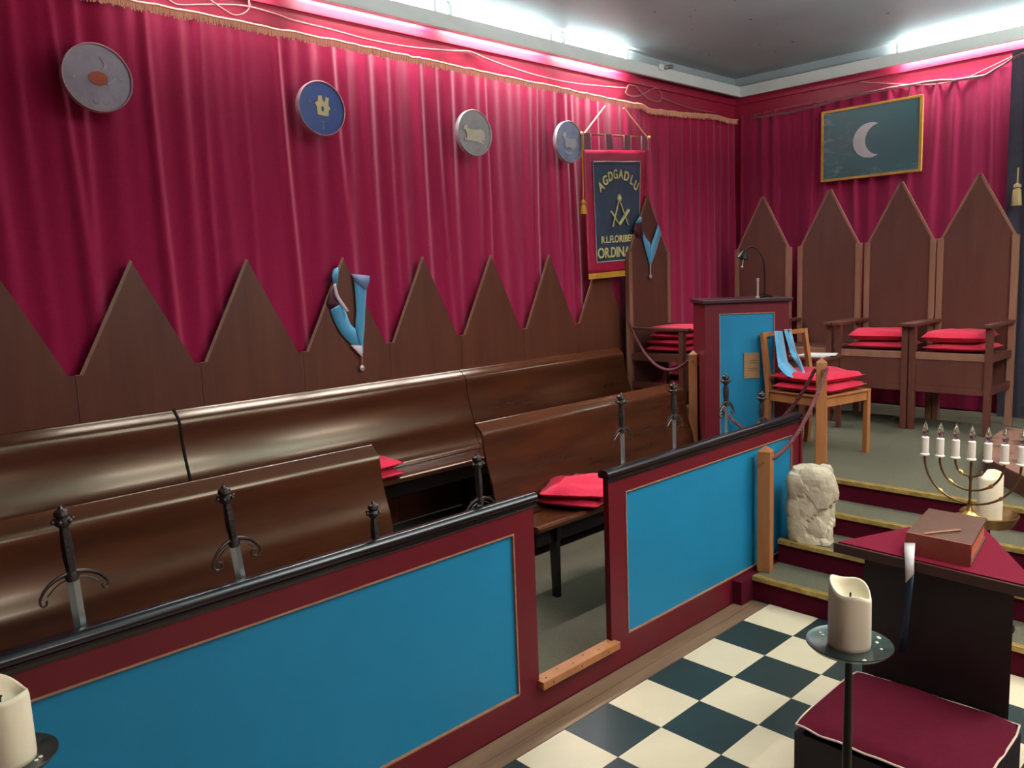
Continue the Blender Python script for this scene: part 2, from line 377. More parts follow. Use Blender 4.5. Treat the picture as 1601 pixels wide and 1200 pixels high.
# ------------------------------------------------------------------ wood panelling with gables
wn = thing('gabled_panelling', 'dark brown wooden panelling cut into pointed gables behind the benches', 'panelling', (-1, 2.34, .185))
PB = [-4.575, -3.945, -3.31, -2.679, -2.04, -1.405, -.765, -.142, .49, 1.105, 1.735]
for a, b in zip(PB[:-1], PB[1:]):
    g = .0012; mid = (a+b)/2+.005
    poly = [(a+g, 2.33, .0), (b-g, 2.33, .0), (b-g, 2.33, 1.41), (b-.03, 2.33, 1.41), (mid, 2.33, 1.975), (a+.03, 2.33, 1.41), (a+g, 2.33, 1.41)]
    MB().prism(poly, (0, .018, 0)).build('gabled_panel', m_wood, wn, False, 'w')
    e = MB()
    e.bar((a+.03, 2.329, 1.412), (mid, 2.329, 1.977), .0022, .018).bar((a+g, 2.339, 1.4115), (a+.03, 2.339, 1.4115), .018, .003)
    e.build('panel_edging', m_edge, wn, False, 'w')

# ------------------------------------------------------------------ benches
t = thing('bench_platform', 'low grey carpeted platform carrying the rear bench row', 'platform', (-1.5, 1.95, 0))
MB().box(-4.9, 1.61, 1.56, 2.325, .004, .175).build('plinth', m_stepred, t, False, 'w')
MB().box(-4.9, 1.61, 1.54, 2.325, .175, .185).build('carpet', m_carpet, t, False, 'w')
PROF_BACK = [(.255, .452), (.285, .460), (.31, .482), (.328, .52), (.342, .577), (.354, .64), (.38, .71), (.398, .77), (.411, .83), (.419, .90), (.426, .930), (.438, .947), (.465, .970), (.480, .984), (.490, .989), (.499, .985)]
def arc_prof(P):
    Q = smooth_path([(0, y, z) for y, z in P], 3); return [(q.y, q.z) for q in Q]
def bench(name, x0, x1, y, z, label, group, legs):
    t = thing(name, label, 'bench', ((x0+x1)/2, y, z), 0, group); h = (x1-x0)/2
    P = arc_prof(PROF_BACK); n = 2
    # curved plywood back
    th = .016; top = []; bot = []
    for i, (yy, zz) in enumerate(P):
        a = Vector(P[max(i-1, 0)]); b = Vector(P[min(i+1, len(P)-1)]); d = (b-a).normalized(); nn = Vector((d.y, -d.x))
        top.append((yy, zz)); bot.append((yy+nn.x*th, zz+nn.y*th))
    loop = top+bot[::-1]
    MB().prism([(-h, yy, zz) for yy, zz in loop], (2*h, 0, 0)).build('backrest', m_bench, t, True)
    # seat with rounded nose
    S = [(.28, .45), (.16, .444), (.07, .452), (.03, .463), (.008, .462), (-.004, .452), (-.006, .44), (0, .428), (.02, .424), (.28, .428)]
    MB().prism([(-h, yy, zz) for yy, zz in S], (2*h, 0, 0)).build('seat', m_bench, t, True)
    MB().box(-h+.03, h-.03, .05, .075, .33, .426).build('apron', m_black, t)
    for lx in legs:
        lx = lx-(x0+x1)/2
        poly = [(lx, .035, 0), (lx, .075, 0), (lx, .085, .30), (lx, .30, .30), (lx, .36, 0), (lx, .40, 0), (lx, .43, .5), (lx, .45, .88), (lx, .436, .88), (lx, .38, .62), (lx, .36, .5), (lx, .33, .424), (lx, .02, .424), (lx, .03, .3)]
        MB().prism(poly, (.03, 0, 0)).build('end_support', m_black, t)
    return t
GB = 'rear row of curved plywood benches'; GF = 'front row of curved plywood benches'
bench('bench', -4.6, -2.225, 1.82, .185, 'rear varnished bench left of the black joint, behind the two left swords', GB, (-4.5, -2.29))
bench('bench', -2.212, -.196, 1.82, .185, 'rear varnished bench in the middle, under the hanging blue collar', GB, (-2.19, -.3))
bench('bench', -.19, 1.60, 1.82, .185, 'rear varnished bench nearest the tall chair and the corner', GB, (-.18, 1.5))
bench('bench', -4.6, -1.58, .888, 0, 'front varnished bench left of the gap, behind long blue partition', GF, (-4.5, -3.1, -1.70))
bench('bench', -.87, 1.13, .888, 0, 'front varnished bench right of the gap with a red cushion pile', GF, (-.70, 1.02))
# the thin black steel joint between two rear benches
j = thing('bench_joint_strip', 'thin black metal strip covering the joint between rear benches', 'metal strip', (-2.2185, 1.82, .185))
P = arc_prof(PROF_BACK); loop = [(y-.006, z+.004) for y, z in P]+[(y+.004, z) for y, z in P[::-1]]
MB().prism([(-.006, y, z) for y, z in loop], (.012, 0, 0)).build('strip', mat('matt_black_metal', (16, 14, 14), .7, spec=.15), j)

# ------------------------------------------------------------------ partition
PY, PT = .155, .03           # face plane, thickness
pt = thing('partition_screen', 'long low maroon partition with blue inset panels and a black top rail', 'partition', (-1.6, PY, 0))
fr = MB()
def frame(x0, x1, z0, z1, ix0, ix1, iz0, iz1):
    fr.box(x0, x1, PY, PY+PT, z0, iz0).box(x0, x1, PY, PY+PT, iz1, z1).box(x0, ix0, PY, PY+PT, iz0, iz1).box(ix1, x1, PY, PY+PT, iz0, iz1)
frame(-5.2, -1.631, .0, .915, -5.05, -1.745, .13, .812)
fr.build('frame', m_maroon, pt, False, 'w')
fr = MB(); frame(-1.155, .63, .0, .915, -1.035, .54, .145, .83); fr.build('frame', m_maroon, pt, False, 'w')
MB().box(-1.631, -1.155, PY, PY+PT, 0, .128).build('bottom_rail', m_maroon, pt, False, 'w')
for x0, x1, z0, z1 in ((-5.05, -1.745, .13, .812), (-1.035, .54, .145, .83)):
    p = MB().box(x0, x1, PY+.008, PY+.022, z0, z1).build('blue_panel', m_blue, pt, False, 'w')
    b = .006; m = MB()
    m.box(x0, x1, PY-.003, PY+.009, z1-b, z1).box(x0, x1, PY-.003, PY+.009, z0, z0+b).box(x0, x0+b, PY-.003, PY+.009, z0+b, z1-b).box(x1-b, x1, PY-.003, PY+.009, z0+b, z1-b)
    m.build('gold_beading', m_goldtrim, p, False, 'w')
def rail(x0, x1):
    S = [(PY-.014, .922), (PY-.016, .93), (PY-.010, .944), (PY+.002, .951), (PY+.028, .951), (PY+.042, .944), (PY+.046, .93), (PY+.044, .915), (PY-.004, .915)]
    MB().prism([(x0, y, z) for y, z in S], (x1-x0, 0, 0)).build('top_rail', m_black, pt, True, 'w')
    S = [(PY-.006, .895), (PY-.009, .903), (PY-.006, .915), (PY, .915), (PY, .895)]
    MB().prism([(x0, y, z) for y, z in S], (x1-x0, 0, 0)).build('rail_moulding', m_black, pt, True, 'w')
rail(-5.2, -1.615); rail(-1.17, .645)
MB().box(.63, .655, PY-.01, PY+.05, .13, .915).build('end_post', m_maroon, pt, False, 'w')
s = thing('doorway_sill', 'yellow varnished wooden sill bar across the partition gap', 'sill', (-1.39, PY, .128))
MB().box(-1.640, -1.135, PY-.035, PY+.03, .118, .152, .003).build('bar', m_orange, s, False, 'w')
e = MB()
for k in range(6): e.lathe([(.004, .0), (.003, .0012)], (-1.60+k*.085, PY+(.008 if k % 2 else -.01), .152), 8)
for k in range(3): e.tube([(-1.58+k*.18, PY-.035, .134), (-1.58+k*.18, PY-.0362, .134)], .0035, 8)
e.build('screw', m_wick, s, False, 'w')

# ------------------------------------------------------------------ swords on the partition
def sword(mid, z_guard, lean, gw, label, style=0, glen=.155, tilt=0):
    """mid: x of the blade at the rail, z_guard: height of the guard"""
    t = thing('sword', label, 'sword', (mid, PY+.052, .42), 0, 'swords standing along the partition')
    zg = z_guard-.42
    # blade, tapering downwards
    P = [(-.016, zg), (.016, zg), (.013, .06), (0, 0), (-.013, .06)]
    b = MB()
    n = len(P); vs = [(x, 0, z) for x, z in P]
    vs += [(0, -.0035, zg), (0, -.0035, .05), (0, .0035, zg), (0, .0035, .05)]
    b.add(vs, [(0, 5, 6, 4), (5, 1, 2, 6), (4, 6, 3), (6, 2, 3), (7, 0, 4, 8), (1, 7, 8, 2), (8, 4, 3), (2, 8, 3), (0, 7, 5), (7, 1, 5)])
    b.build('blade', m_steel, t)
    g = MB(); k = 14; h = gw/2
    dr = .050 if style == 0 else .060
    top_ = [(h*math.sin(a), 0, zg+.010-dr*(1-math.cos(a))/(1-math.cos(1.25))*1.0) for a in [-1.25+2.5*q/k for q in range(k+1)]]
    top_ = [(x/math.sin(1.25), y, z) for x, y, z in top_]
    g.tube(top_, [.0038+.004*(1-abs(q/k*2-1)) for q in range(k+1)], 8, flat=.8)
    for sx in (-1, 1):
        ex, ez = sx*h, zg+.010-dr
        if style == 0:
            g.tube(smooth_path([(ex, 0, ez), (sx*h*.99, -.003, ez-.014), (sx*h*.86, -.004, ez-.016), (sx*h*.82, -.004, ez-.004)], 3), .003, 6)
        else:
            sc = [(ex-sx*.020+sx*(.020-.0016*q)*math.cos(q*.55), -.002, ez-(.020-.0016*q)*math.sin(q*.55)) for q in range(11)]
            g.tube(sc, .004, 6)
        g.tube(smooth_path([(sx*.014, 0, zg-.006), (sx*h*.45, 0, zg-.014), (sx*h*.78, 0, zg-.036)], 4), .0022, 6)
    g.lathe([(.014, zg-.012), (.018, zg), (.014, zg+.014)], (0, 0, 0), 12)
    g.build('crossguard', m_dsteel, t, True)
    zt = zg+glen
    MB().lathe([(.011, zg+.012), (.014, zg+.05), (.0145, zg+.08), (.012, zt-.03), (.010, zt-.012)], (0, 0, 0), 12, rf=lambda i, a: 1+.06*math.cos(6*a)).build('grip', m_grip, t, True)
    p = MB().lathe([(.012, zt-.014), (.02, zt-.006), (.024, zt+.004), (.014, zt+.012), (.02, zt+.02), (.018, zt+.03), (.007, zt+.036), (.004, zt+.044)], (0, 0, 0), 12)
    for a in range(6): p.ball((.024*math.cos(a*PI/3), .024*math.sin(a*PI/3), zt+.004), .006, 5)
    p.build('pommel', m_dsteel, t, True)
    c = MB().box(-.022, .022, -.021, -.006, .482, .515).box(-.022, .022, .006, .01, .482, .515).box(-.022, -.017, -.007, .007, .482, .515).box(.017, .022, -.007, .007, .482, .515)
    c.build('holder', m_steel, t)
    t.rotation_euler = (tilt, lean, 0)
    t.location.x = mid-.5*math.sin(lean)
    return t
sword(-3.295, 1.085, -.045, .165, 'sword with broad bow guard nearest the left edge, above the blue panel', 0, .15)
sword(-2.843, 1.062, -.10, .155, 'sword with curled guard, second from the left edge', 1, .14)
sword(-2.356, .89, .0, .14, 'sword sunk low before the right end of front left bench', 0, .14)
sword(-1.866, .965, -.03, .16, 'sword in the dark gap between the two front benches', 0, .145)
sword(-.98, 1.10, -.02, .145, 'sword before the right front bench, farther from the corner post', 0, .13)
sword(-.57, 1.10, -.02, .14, 'sword at the right end of the right front bench', 0, .13)
sword(-.09, 1.10, -.02, .15, 'sword with rounded guard before the left side of the blue desk', 1, .12)
sword(.283, .955, 0, .14, 'sword sunk low before the right side of the blue desk', 0, .12)

# ------------------------------------------------------------------ stage and steps
st = thing('stage', 'grey carpeted stage reached by red carpeted steps with gold edged treads', 'stage', (1.5, -1.2, 0))
YL, YR = .10, -3.6
SX = [0, .28, .56, .84]; SZ = [.135, .27, .395, .52]
for i in range(4):
    x1 = SX[i+1] if i < 3 else 1.16
    z0 = 0 if i == 0 else SZ[i-1]
    yl = YL if i < 2 else .14
    s_ = MB().box(SX[i]+.004, (x1 if i < 3 else XW-.01), YR, yl, max(z0-.02, 0.001), SZ[i]-.008).build('step' if i < 3 else 'stage_base', m_stepred, st, False, 'w')
    MB().box(SX[i]+.0, (x1+.01 if i < 3 else XW-.01), YR, yl, SZ[i]-.008, SZ[i]).build('tread_carpet', m_carpet, s_, False, 'w')
    g = MB()
    g.box(SX[i]-.006, SX[i]+.03, YR, yl, SZ[i]-.002, SZ[i]+.0025).box(SX[i]-.008, SX[i], YR, yl, SZ[i]-.022, SZ[i]+.001)
    for k in range(3): g.box(SX[i]+.002+k*.010, SX[i]+.006+k*.010, YR, yl, SZ[i]+.002, SZ[i]+.0042)
    g.build('gold_nosing', mat('worn_gold_nosing', (212, 182, 108), .4, metal=.4, kind='noise', rgb2=(136, 108, 60), scale=40, stretch=(4, .5, 1)), s_, False, 'w')
    # fill under upper steps
    if i > 0: MB().box(SX[i]+.004, XW, YR, yl, 0.001, SZ[i-1]-.02).build('riser_block', m_stepred, s_, False, 'w')
MB().box(-.12, SX[3], YL, PY-.001, .001, .13).build('side_kerb', m_stepred, st, False, 'w')
# part of the stage behind the partition
b = MB().box(1.16, XW-.05, .14, 1.53, .005, .512).box(1.66, XW-.05, 1.53, 2.32, .005, .512).box(.84, 1.16, .14, .80, .005, .512).build('stage_block', m_stepred, st, False, 'w')
MB().box(1.16, XW-.05, .14, 1.53, .512, .52).box(1.66, XW-.05, 1.53, 2.32, .512, .52).box(.84, 1.16, .14, .80, .512, .52).build('stage_carpet', m_carpet, st, False, 'w')

# ------------------------------------------------------------------ gable armchairs
def cushion_mb(w, d, h, seed=0, wob=.006, n=14, pinch=.75):
    rows_t = []; rows_b = []
    for i in range(n+1):
        rt = []; rb = []
        for j in range(n+1):
            u = i/n*2-1; v = j/n*2-1
            # pull the sides in a little between the corners
            su = 1-.05*(1-v*v); sv = 1-.05*(1-u*u)
            cf = 1-.085*(abs(u)*abs(v))**2.5
            x = u*w/2*su*cf; y = v*d/2*sv*cf
            e = max(0, (1-abs(u)**3.0))*max(0, (1-abs(v)**3.0)); b = e**.34
            nz = noise.noise(Vector((x*7+seed*3.1, y*7, seed)))*wob*min(1, b*1.3)
            rt.append((x, y, h/2+b*h*.5+nz)); rb.append((x, y, h/2-b*h*.5))
        rows_t.append(rt); rows_b.append(rb)
    return MB().grid(rows_t).grid(rows_b)
def cushion(w, d, h, loc, rz, label, group=None, m=None, name='cushion', seed=0, pip=False, wob=.008, tilt=(0, 0)):
    t = thing(name, label, 'cushion', loc, rz, group); t.rotation_euler = (tilt[0], tilt[1], rz)
    o = cushion_mb(w, d, h, seed, wob).build('cover', m or m_red, t, 'all')
    n = 24; pts = []
    for s_ in range(4):
        for i in range(n):
            u = i/n*2-1; q = {0: (u, -1), 1: (1, u), 2: (-u, 1), 3: (-1, -u)}[s_]
            cf = 1-.085*(abs(q[0])*abs(q[1]))**2.5; pts.append((q[0]*w/2*(1-.05*(1-q[1]**2))*cf, q[1]*d/2*(1-.05*(1-q[0]**2))*cf, h/2+noise.noise(Vector((q[0]*3, q[1]*3, seed)))*.002))
    MB().tube(pts, .0045 if pip else .003, 6, True).build('piping', m_piping if pip else (m or m_red), t, True)
    return t
def gable_chair(wd, label, loc, rz):
    """local: x across, y towards the back; origin between the front feet"""
    t = thing('gabled_armchair', label, 'chair', loc, rz, 'tall gabled armchairs'); D = .55; h = wd/2
    poly = [(-h+.035, D, .30), (h-.035, D, .30), (h-.035, D, 1.46), (0, D, 1.93), (-h+.035, D, 1.46)]
    MB().prism(poly, (0, .018, 0)).build('back_panel', m_chairw, t)
    e = MB()
    for s_ in (-1, 1): e.bar((s_*(h-.033), D+.008, 1.46), (0, D+.008, 1.937), .03, .014, up=(0, 1, 0))
    e.build('gable_edging', m_edge, t)
    for s_ in (-1, 1):
        a, b = (s_*h, s_*(h-.045)) if s_ < 0 else (s_*(h-.045), s_*h)
        MB().box(a, b, D-.015, D+.03, 0, 1.465, .003).build('back_post', m_edge, t)
        MB().box(a, b, 0, .045, 0, .80, .003).build('front_leg', m_chairw, t)
        MB().box(a-.006, b+.006, -.05, D-.016, .80, .825, .005).build('armrest', m_chairw, t)
        for q in (.54, .30): MB().box(a+.012, b-.012, .046, D-.016, q, q+.055).build('side_rail', m_chairw, t)
    MB().box(-h+.045, h-.045, .01, .04, .55, .605, .003).build('front_rail', m_edge, t)
    MB().box(-h+.045, h-.045, .015, .03, .35, .548).build('apron_panel', m_chairw, t)
    MB().box(-h+.045, h-.045, .01, .04, .30, .348, .003).build('lower_rail', m_chairw, t)
    MB().box(-h+.046, h-.046, .041, D-.02, .585, .60).build('seat_board', m_chairw, t)
    return t
XF = 2.60
spec = [(1.80, 'tall gabled armchair in the corner, half hidden by the blue desk'), (1.158, 'tall gabled armchair under the left side of the moon picture'),
        (.556, 'tall gabled armchair under the right side of the moon picture'), (-.025, 'tall gabled armchair farthest right beside the dark drape')]
for i, (y, lb) in enumerate(spec):
    gable_chair(.57, lb, (XF, y, .52), -PI/2)
    wh = ('corner armchair', 'armchair under the left side of the moon picture', 'armchair under the right side of the moon picture', 'rightmost gabled armchair')[i]
    if i == 1 or i == 0: continue
    z = .52+.605
    for k in range(2):
        cushion(.47, .46, (.06, .095)[k], (XF+.27+.01*k, y+(.015 if k else -.01), z+k*.062), .04*k-.02+(.1 if i == 2 and k else 0),
                '%s red cushion on the %s' % (('lower thin', 'upper plump')[k], wh), 'red seat cushions on the chairs', seed=i*3+k, wob=.015 if k else .004, tilt=(0, .0))
gable_chair(.60, 'tall gabled armchair against the left wall with a blue collar on its peak', (1.95, 1.67, .52), 0)
for k in range(4):
    cushion(.46, .45, .058, (1.97+.01*((k*7) % 3), 1.93-.008*k, .52+.605+k*.056), .05*((-1)**k), '%s red cushion of the pile of four on the left wall armchair' % ('bottom', 'second lowest', 'second highest', 'top')[k], 'red seat cushions on the chairs', seed=20+k, wob=.004)
# cushions on benches
cushion(.44, .41, .06, (-.32, 1.08, .462), .35, 'lower red cushion on the right front bench seat', 'red cushions on the benches', seed=31, wob=.006)
cushion(.46, .44, .060, (-.31, 1.08, .517), .55, 'upper creased red cushion on the right front bench seat', 'red cushions on the benches', seed=32, wob=.055)
cushion(.42, .38, .06, (-1.27, 1.98, .645), -.05, 'lower red cushion on the rear bench, peeping past the front left bench', 'red cushions on the benches', seed=33)
cushion(.42, .38, .06, (-1.27, 1.99, .70), .05, 'upper red cushion on the rear bench, peeping past the front left bench', 'red cushions on the benches', seed=34)
cushion(.42, .40, .055, (-2.33, 1.09, .462), .05, 'red cushion on the left front bench, barely showing over the rail', 'red cushions on the benches', seed=35)
cushion(.42, .40, .055, (-2.86, 1.09, .462), -.04, 'red cushion on the left front bench beside the curled guard sword', 'red cushions on the benches', seed=36)

# ------------------------------------------------------------------ sashes
def strip(t, name, L, R, m, th=.002):
    n = len(L); rows = [L, [((Vector(a)+Vector(b))/2) for a, b in zip(L, R)], R]
    o = MB().grid([[tuple(p) for p in r] for r in rows]).build(name, m, t, 'all', 'w'); solid(o, th, 0); return o
def pxs(pl, px): return [at(pl[0], pl[1], u, v) for u, v in px]
def jewel(t, c, r, nrm, m=m_silver):
    """disc with a rim, facing nrm"""
    nrm = Vector(nrm).normalized()
    q = nrm.to_track_quat('Z', 'Y')
    mb = MB().lathe([(r, -.003), (r, .003), (r*.85, .004), (r*.8, .002), (r*.3, .003), (r*.1, .005)], (0, 0, 0), 20)
    mb.v = [tuple(q @ Vector(v)+Vector(c)) for v in mb.v]
    return mb.build('jewel', m, t, True, 'w')
YS = 2.318
t = thing('ceremonial_collar', 'sky blue ribbon collar hung over the panelling peak above the benches', 'collar', at(1, YS, 567, 560), 0, 'blue ribbon collars')
L = smooth_path(pxs((1, YS), [(517, 484), (522, 500), (534, 522), (552, 541), (566, 556)]), 4)
Rr = smooth_path(pxs((1, YS), [(535, 474), (541, 488), (549, 508), (562, 518), (568, 532)]), 4)
strip(t, 'ribbon', L, Rr, m_rib)
L = smooth_path(pxs((1, YS-.005), [(553, 431), (555, 455), (557, 485), (556, 512), (562, 535), (566, 552)]), 4)
Rr = smooth_path(pxs((1, YS-.005), [(576, 434), (573, 455), (571, 485), (570, 512), (568, 535), (568, 552)]), 4)
strip(t, 'ribbon', L, Rr, m_rib)
strip(t, 'ribbon', pxs((1, YS), [(522, 421), (519, 430), (521, 445)]), pxs((1, YS), [(529, 417), (529, 430), (527, 447)]), m_rib)
strip(t, 'ribbon_edge', smooth_path(pxs((1, YS-.004), [(521, 444), (524, 462), (531, 474), (542, 488)]), 3), smooth_path(pxs((1, YS-.004), [(525, 443), (529, 460), (536, 472), (546, 486)]), 3), m_ribedge)
strip(t, 'ribbon_back', pxs((1, YS+.006), [(519, 446), (514, 462), (510, 475), (517, 484)]), pxs((1, YS+.006), [(524, 448), (527, 465), (530, 474), (534, 475)]), m_ribdark)
strip(t, 'ribbon_back', pxs((1, YS-.012), [(550, 428), (556, 440), (571, 452)]), pxs((1, YS-.012), [(578, 431), (577, 442), (573, 453)]), mat('grey_blue_ribbon_fold', (110, 130, 165), .5))
strip(t, 'ribbon_edge', pxs((1, YS-.008), [(548, 539), (562, 554), (566, 558)]), pxs((1, YS-.008), [(566, 540), (566.5, 552), (567.5, 558)]), m_ribedge)
c = at(1, YS-.01, 566.5, 575)
MB().tube([at(1, YS-.01, 566, 556), c+Vector((0, 0, .018))], .004, 6).build('hanging_cord', mat('red_silver_cord', (190, 110, 105), .6), t, True, 'w')
jewel(t, c, .019, (0, -1, 0))
# sash on the armchair peak
YA = 2.205
t = thing('ceremonial_collar', 'blue ribbon collar with silver jewel hung on the left wall armchair', 'collar', at(1, YA, 1017, 420), 0, 'blue ribbon collars')
strip(t, 'ribbon', smooth_path(pxs((1, YA), [(1004, 356), (1006, 378), (1012, 400), (1016, 414)]), 4), smooth_path(pxs((1, YA), [(1005, 360), (1010, 372), (1018, 384), (1018, 414)]), 4), m_rib)
strip(t, 'ribbon', smooth_path(pxs((1, YA-.004), [(1029, 350), (1024, 366), (1018, 384), (1016, 414)]), 4), smooth_path(pxs((1, YA-.004), [(1034, 364), (1030, 378), (1024, 398), (1018, 414)]), 4), m_rib)
strip(t, 'ribbon_fold', pxs((1, YA-.004), [(993, 349), (1000, 338)]), pxs((1, YA-.004), [(1003, 347), (1004, 340)]), m_rib)
strip(t, 'ribbon_back', pxs((1, YA), [(993, 350), (990, 360), (1000, 372)]), pxs((1, YA), [(1003, 348), (1004, 356), (1006, 366)]), m_ribdark)
c = at(1, YA-.006, 1017, 432)
MB().tube([at(1, YA-.006, 1017, 412), c+Vector((0, 0, .018))], .006, 6).build('hanging_cord', m_ribedge, t, True, 'w')
jewel(t, c, .02, (0, -1, 0))

# ------------------------------------------------------------------ roundels on the curtain
def roundel(c, r, label, m, m_rim, figs):
    t = thing('zodiac_roundel', label, 'wall plaque', c, 0, 'round painted plaques on the curtain')
    def up(mb): mb.v = [(x, -z, y) for x, y, z in mb.v]; return mb     # lathe axis z -> -y (towards room)
    up(MB().lathe([(r*.97, -.02), (r*.97, .0), (r*.95, .004), (r*.6, .010), (.001, .014)], (0, 0, 0), 48)).build('disc', m, t, True)
    up(MB().lathe([(r*.945, -.02), (r, -.018), (r, .012), (r*.985, .016), (r*.95, .014), (r*.94, .002)], (0, 0, 0), 48)).build('rim', m_rim, t, True)
    MB().tube([(0, .018, .05), (0, YW-c[1]-.002, .05)], .006, 8).build('wall_peg', m_iron, t, True)
    for nm, poly, mm, dz in figs:
        P = [(x*r, -.014-dz, y*r) for x, y in poly]
        MB().prism(P, (0, -.003, 0)).build(nm, mm, t)
    return t
def blob(cx, cy, rx, ry, n=16, j=0, seed=0):
    rs = random.Random(seed); return [(cx+rx*math.cos(2*PI*i/n)*(1+rs.uniform(-j, j)), cy+ry*math.sin(2*PI*i/n)*(1+rs.uniform(-j, j))) for i in range(n)]
m_d1 = mat('grey_lilac_disc', (158, 150, 166), .5, kind='noise', rgb2=(178, 168, 178), scale=9, amount=.6)
m_d2 = mat('royal_blue_disc', (62, 92, 172), .45, kind='noise', rgb2=(54, 80, 150), scale=9)
m_d3 = mat('silver_grey_disc', (186, 184, 182), .5, kind='noise', rgb2=(164, 162, 162), scale=9, amount=.6)
m_d4 = mat('slate_blue_disc', (130, 150, 190), .5, kind='noise', rgb2=(170, 176, 194), scale=8, amount=.6)
m_rim1 = mat('rose_silver_rim', (190, 150, 152), .4, metal=.2)
m_rim2 = mat('pale_rim', (190, 182, 182), .4, metal=.2)
m_pale = mat('pale_relief', (188, 176, 186), .5); m_or = mat('orange_paint', (205, 96, 66), .6, kind='noise', rgb2=(186, 84, 62), scale=40)
m_fig = mat('cream_gold_figure', (240, 222, 160), .5); m_bull = mat('cream_bull_relief', (236, 226, 200), .5, kind='noise', rgb2=(216, 206, 180), scale=30)
YR_ = 2.275
roundel(at(1, YR_, 152, 122), .165, 'largest grey roundel with an orange blot, leftmost on the curtain', m_d1, m_rim1,
        [('painted_crab', blob(.0, -.03, .27, .21, 20, .08, 1), m_or, 0), ('painted_claw', [(.26, -.2), (.42, -.1), (.52, .02), (.46, .03), (.3, -.1), (.22, -.16)], m_pale, 0),
         ('painted_claw', [(.1, .2), (.26, .26), (.28, .42), (.16, .52), (.08, .62), (.2, .42), (.16, .3)], m_pale, 0),
         ('star', blob(-.66, -.05, .05, .04, 8), m_pale, -.004), ('star', blob(.66, .02, .05, .04, 8), m_pale, -.004), ('star', blob(.42, -.5, .04, .04, 8), m_pale, -.004),
         ])
tt = bpy.data.objects.get('zodiac_roundel')
mb = MB()
for cx in (-.1, .17):
    n = 14; pts = [((cx+.085*math.cos(a))*.165, -.008, (-.68+.07*math.sin(a))*.165) for a in [2*PI*i/n for i in range(n)]]
    mb.tube(pts, .0022, 5, True)
mb.build('painted_rings', m_pale, tt, True)
roundel(at(1, YR_, 502, 170), .160, 'blue roundel with twin cream figures on the curtain', m_d2, m_rim1,
        [('painted_twins', [(-.22, -.25), (-.24, .05), (-.32, .16), (-.18, .26), (-.16, .44), (.0, .46), (.02, .3), (.1, .22), (.16, .42), (.3, .4), (.26, .14), (.34, .02), (.26, -.08), (.24, -.28)], m_fig, 0),
         ('shade', blob(.0, -.02, .045, .1, 10), m_d2, .0032),
         ('star', blob(-.5, .2, .06, .05, 8), mat('pale_blue_star', (110, 130, 185), .5), -.004), ('star', blob(.55, .0, .05, .05, 8), MATS['pale_blue_star'], -.004),
         ('mark', [(-.03, -.75), (-.02, -.5), (-.14, -.42), (.14, -.42), (.03, -.5), (.04, -.75)], MATS['pale_blue_star'], -.006)])
roundel(at(1, YR_, 741, 208), .158, 'silver grey roundel with a cream bull on the curtain', m_d3, m_rim2,
        [('painted_bull', [(-.72, .12), (-.66, .26), (-.56, .3), (-.5, .38), (-.44, .26), (-.42, .16), (-.2, .12), (.1, .14), (.34, .2), (.5, .1), (.56, -.12), (.5, -.3), (.34, -.34), (.5, -.42), (.4, -.46), (.1, -.38), (-.3, -.36), (-.62, -.34), (-.66, -.26), (-.5, -.26), (-.5, -.08), (-.56, .06)], m_bull, 0),
         ('painted_mark', [(-.22, -.55), (-.12, -.64), (.02, -.68), (.16, -.64), (.26, -.52), (.22, -.52), (.12, -.6), (.02, -.63), (-.1, -.6), (-.18, -.53)], m_pale, -.006),
         ('cloud', blob(.1, .6, .2, .12, 14, .1, 4), mat('light_grey_relief', (172, 168, 168), .5), -.006)])
roundel(at(1, YR_, 889, 222), .160, 'slate blue roundel with a pale ram, beside the banner', m_d4, m_rim2,
        [('painted_ram', [(-.58, .26), (-.5, .38), (-.38, .44), (-.26, .34), (-.22, .16), (.1, .14), (.4, .18), (.5, .0), (.46, -.2), (.3, -.3), (.1, -.36), (.04, -.26), (-.2, -.28), (-.34, -.34), (-.36, -.16), (-.4, .08), (-.5, .16)], mat('pale_ram_relief', (196, 196, 204), .5), 0),
         ('painted_head', [(-.6, .24), (-.5, .4), (-.34, .44), (-.28, .3), (-.4, .18)], mat('white_relief', (212, 208, 216), .5), .003),
         ('painted_mark', [(-.46, -.44), (-.3, -.4), (-.1, -.52), (.0, -.4), (.2, -.5), (.36, -.46), (.2, -.54), (0, -.62), (-.2, -.56)], m_pale, -.006)])

# ------------------------------------------------------------------ banner
YB = 2.255
BQ = [at(1, YB, 913, 234), at(1, YB, 1011, 235), at(1, YB, 1008, 428), at(1, YB, 921, 437)]
def bq(s, t_, d=0):
    a = BQ[0].lerp(BQ[1], s); b = BQ[3].lerp(BQ[2], s); p = a.lerp(b, t_)
    p = p+Vector((0, .006*math.sin(s*13+t_*2)-d, 0)); return p
bn = thing('lodge_banner', 'hanging navy banner with red border and gold emblem and letters', 'banner', tuple(BQ[0].lerp(BQ[1], .5)))
def cloth(s0, s1, t0, t1, d, nm, m, n=14, par=None):
    o = MB().grid([[tuple(bq(s0+(s1-s0)*i/n, t0+(t1-t0)*j/n, d)) for i in range(n+1)] for j in range(n+1)]).build(nm, m, par or bn, 'all', 'w'); solid(o, .002, 0); return o
cloth(0, 1, 0, .955, 0, 'red_border', m_banred, 24)
cloth(.12, .88, .09, .87, .004, 'navy_field', m_navy, 24)
cloth(.0, 1, .955, 1.0, .002, 'yellow_hem', m_ygold, 16)
fr = MB()
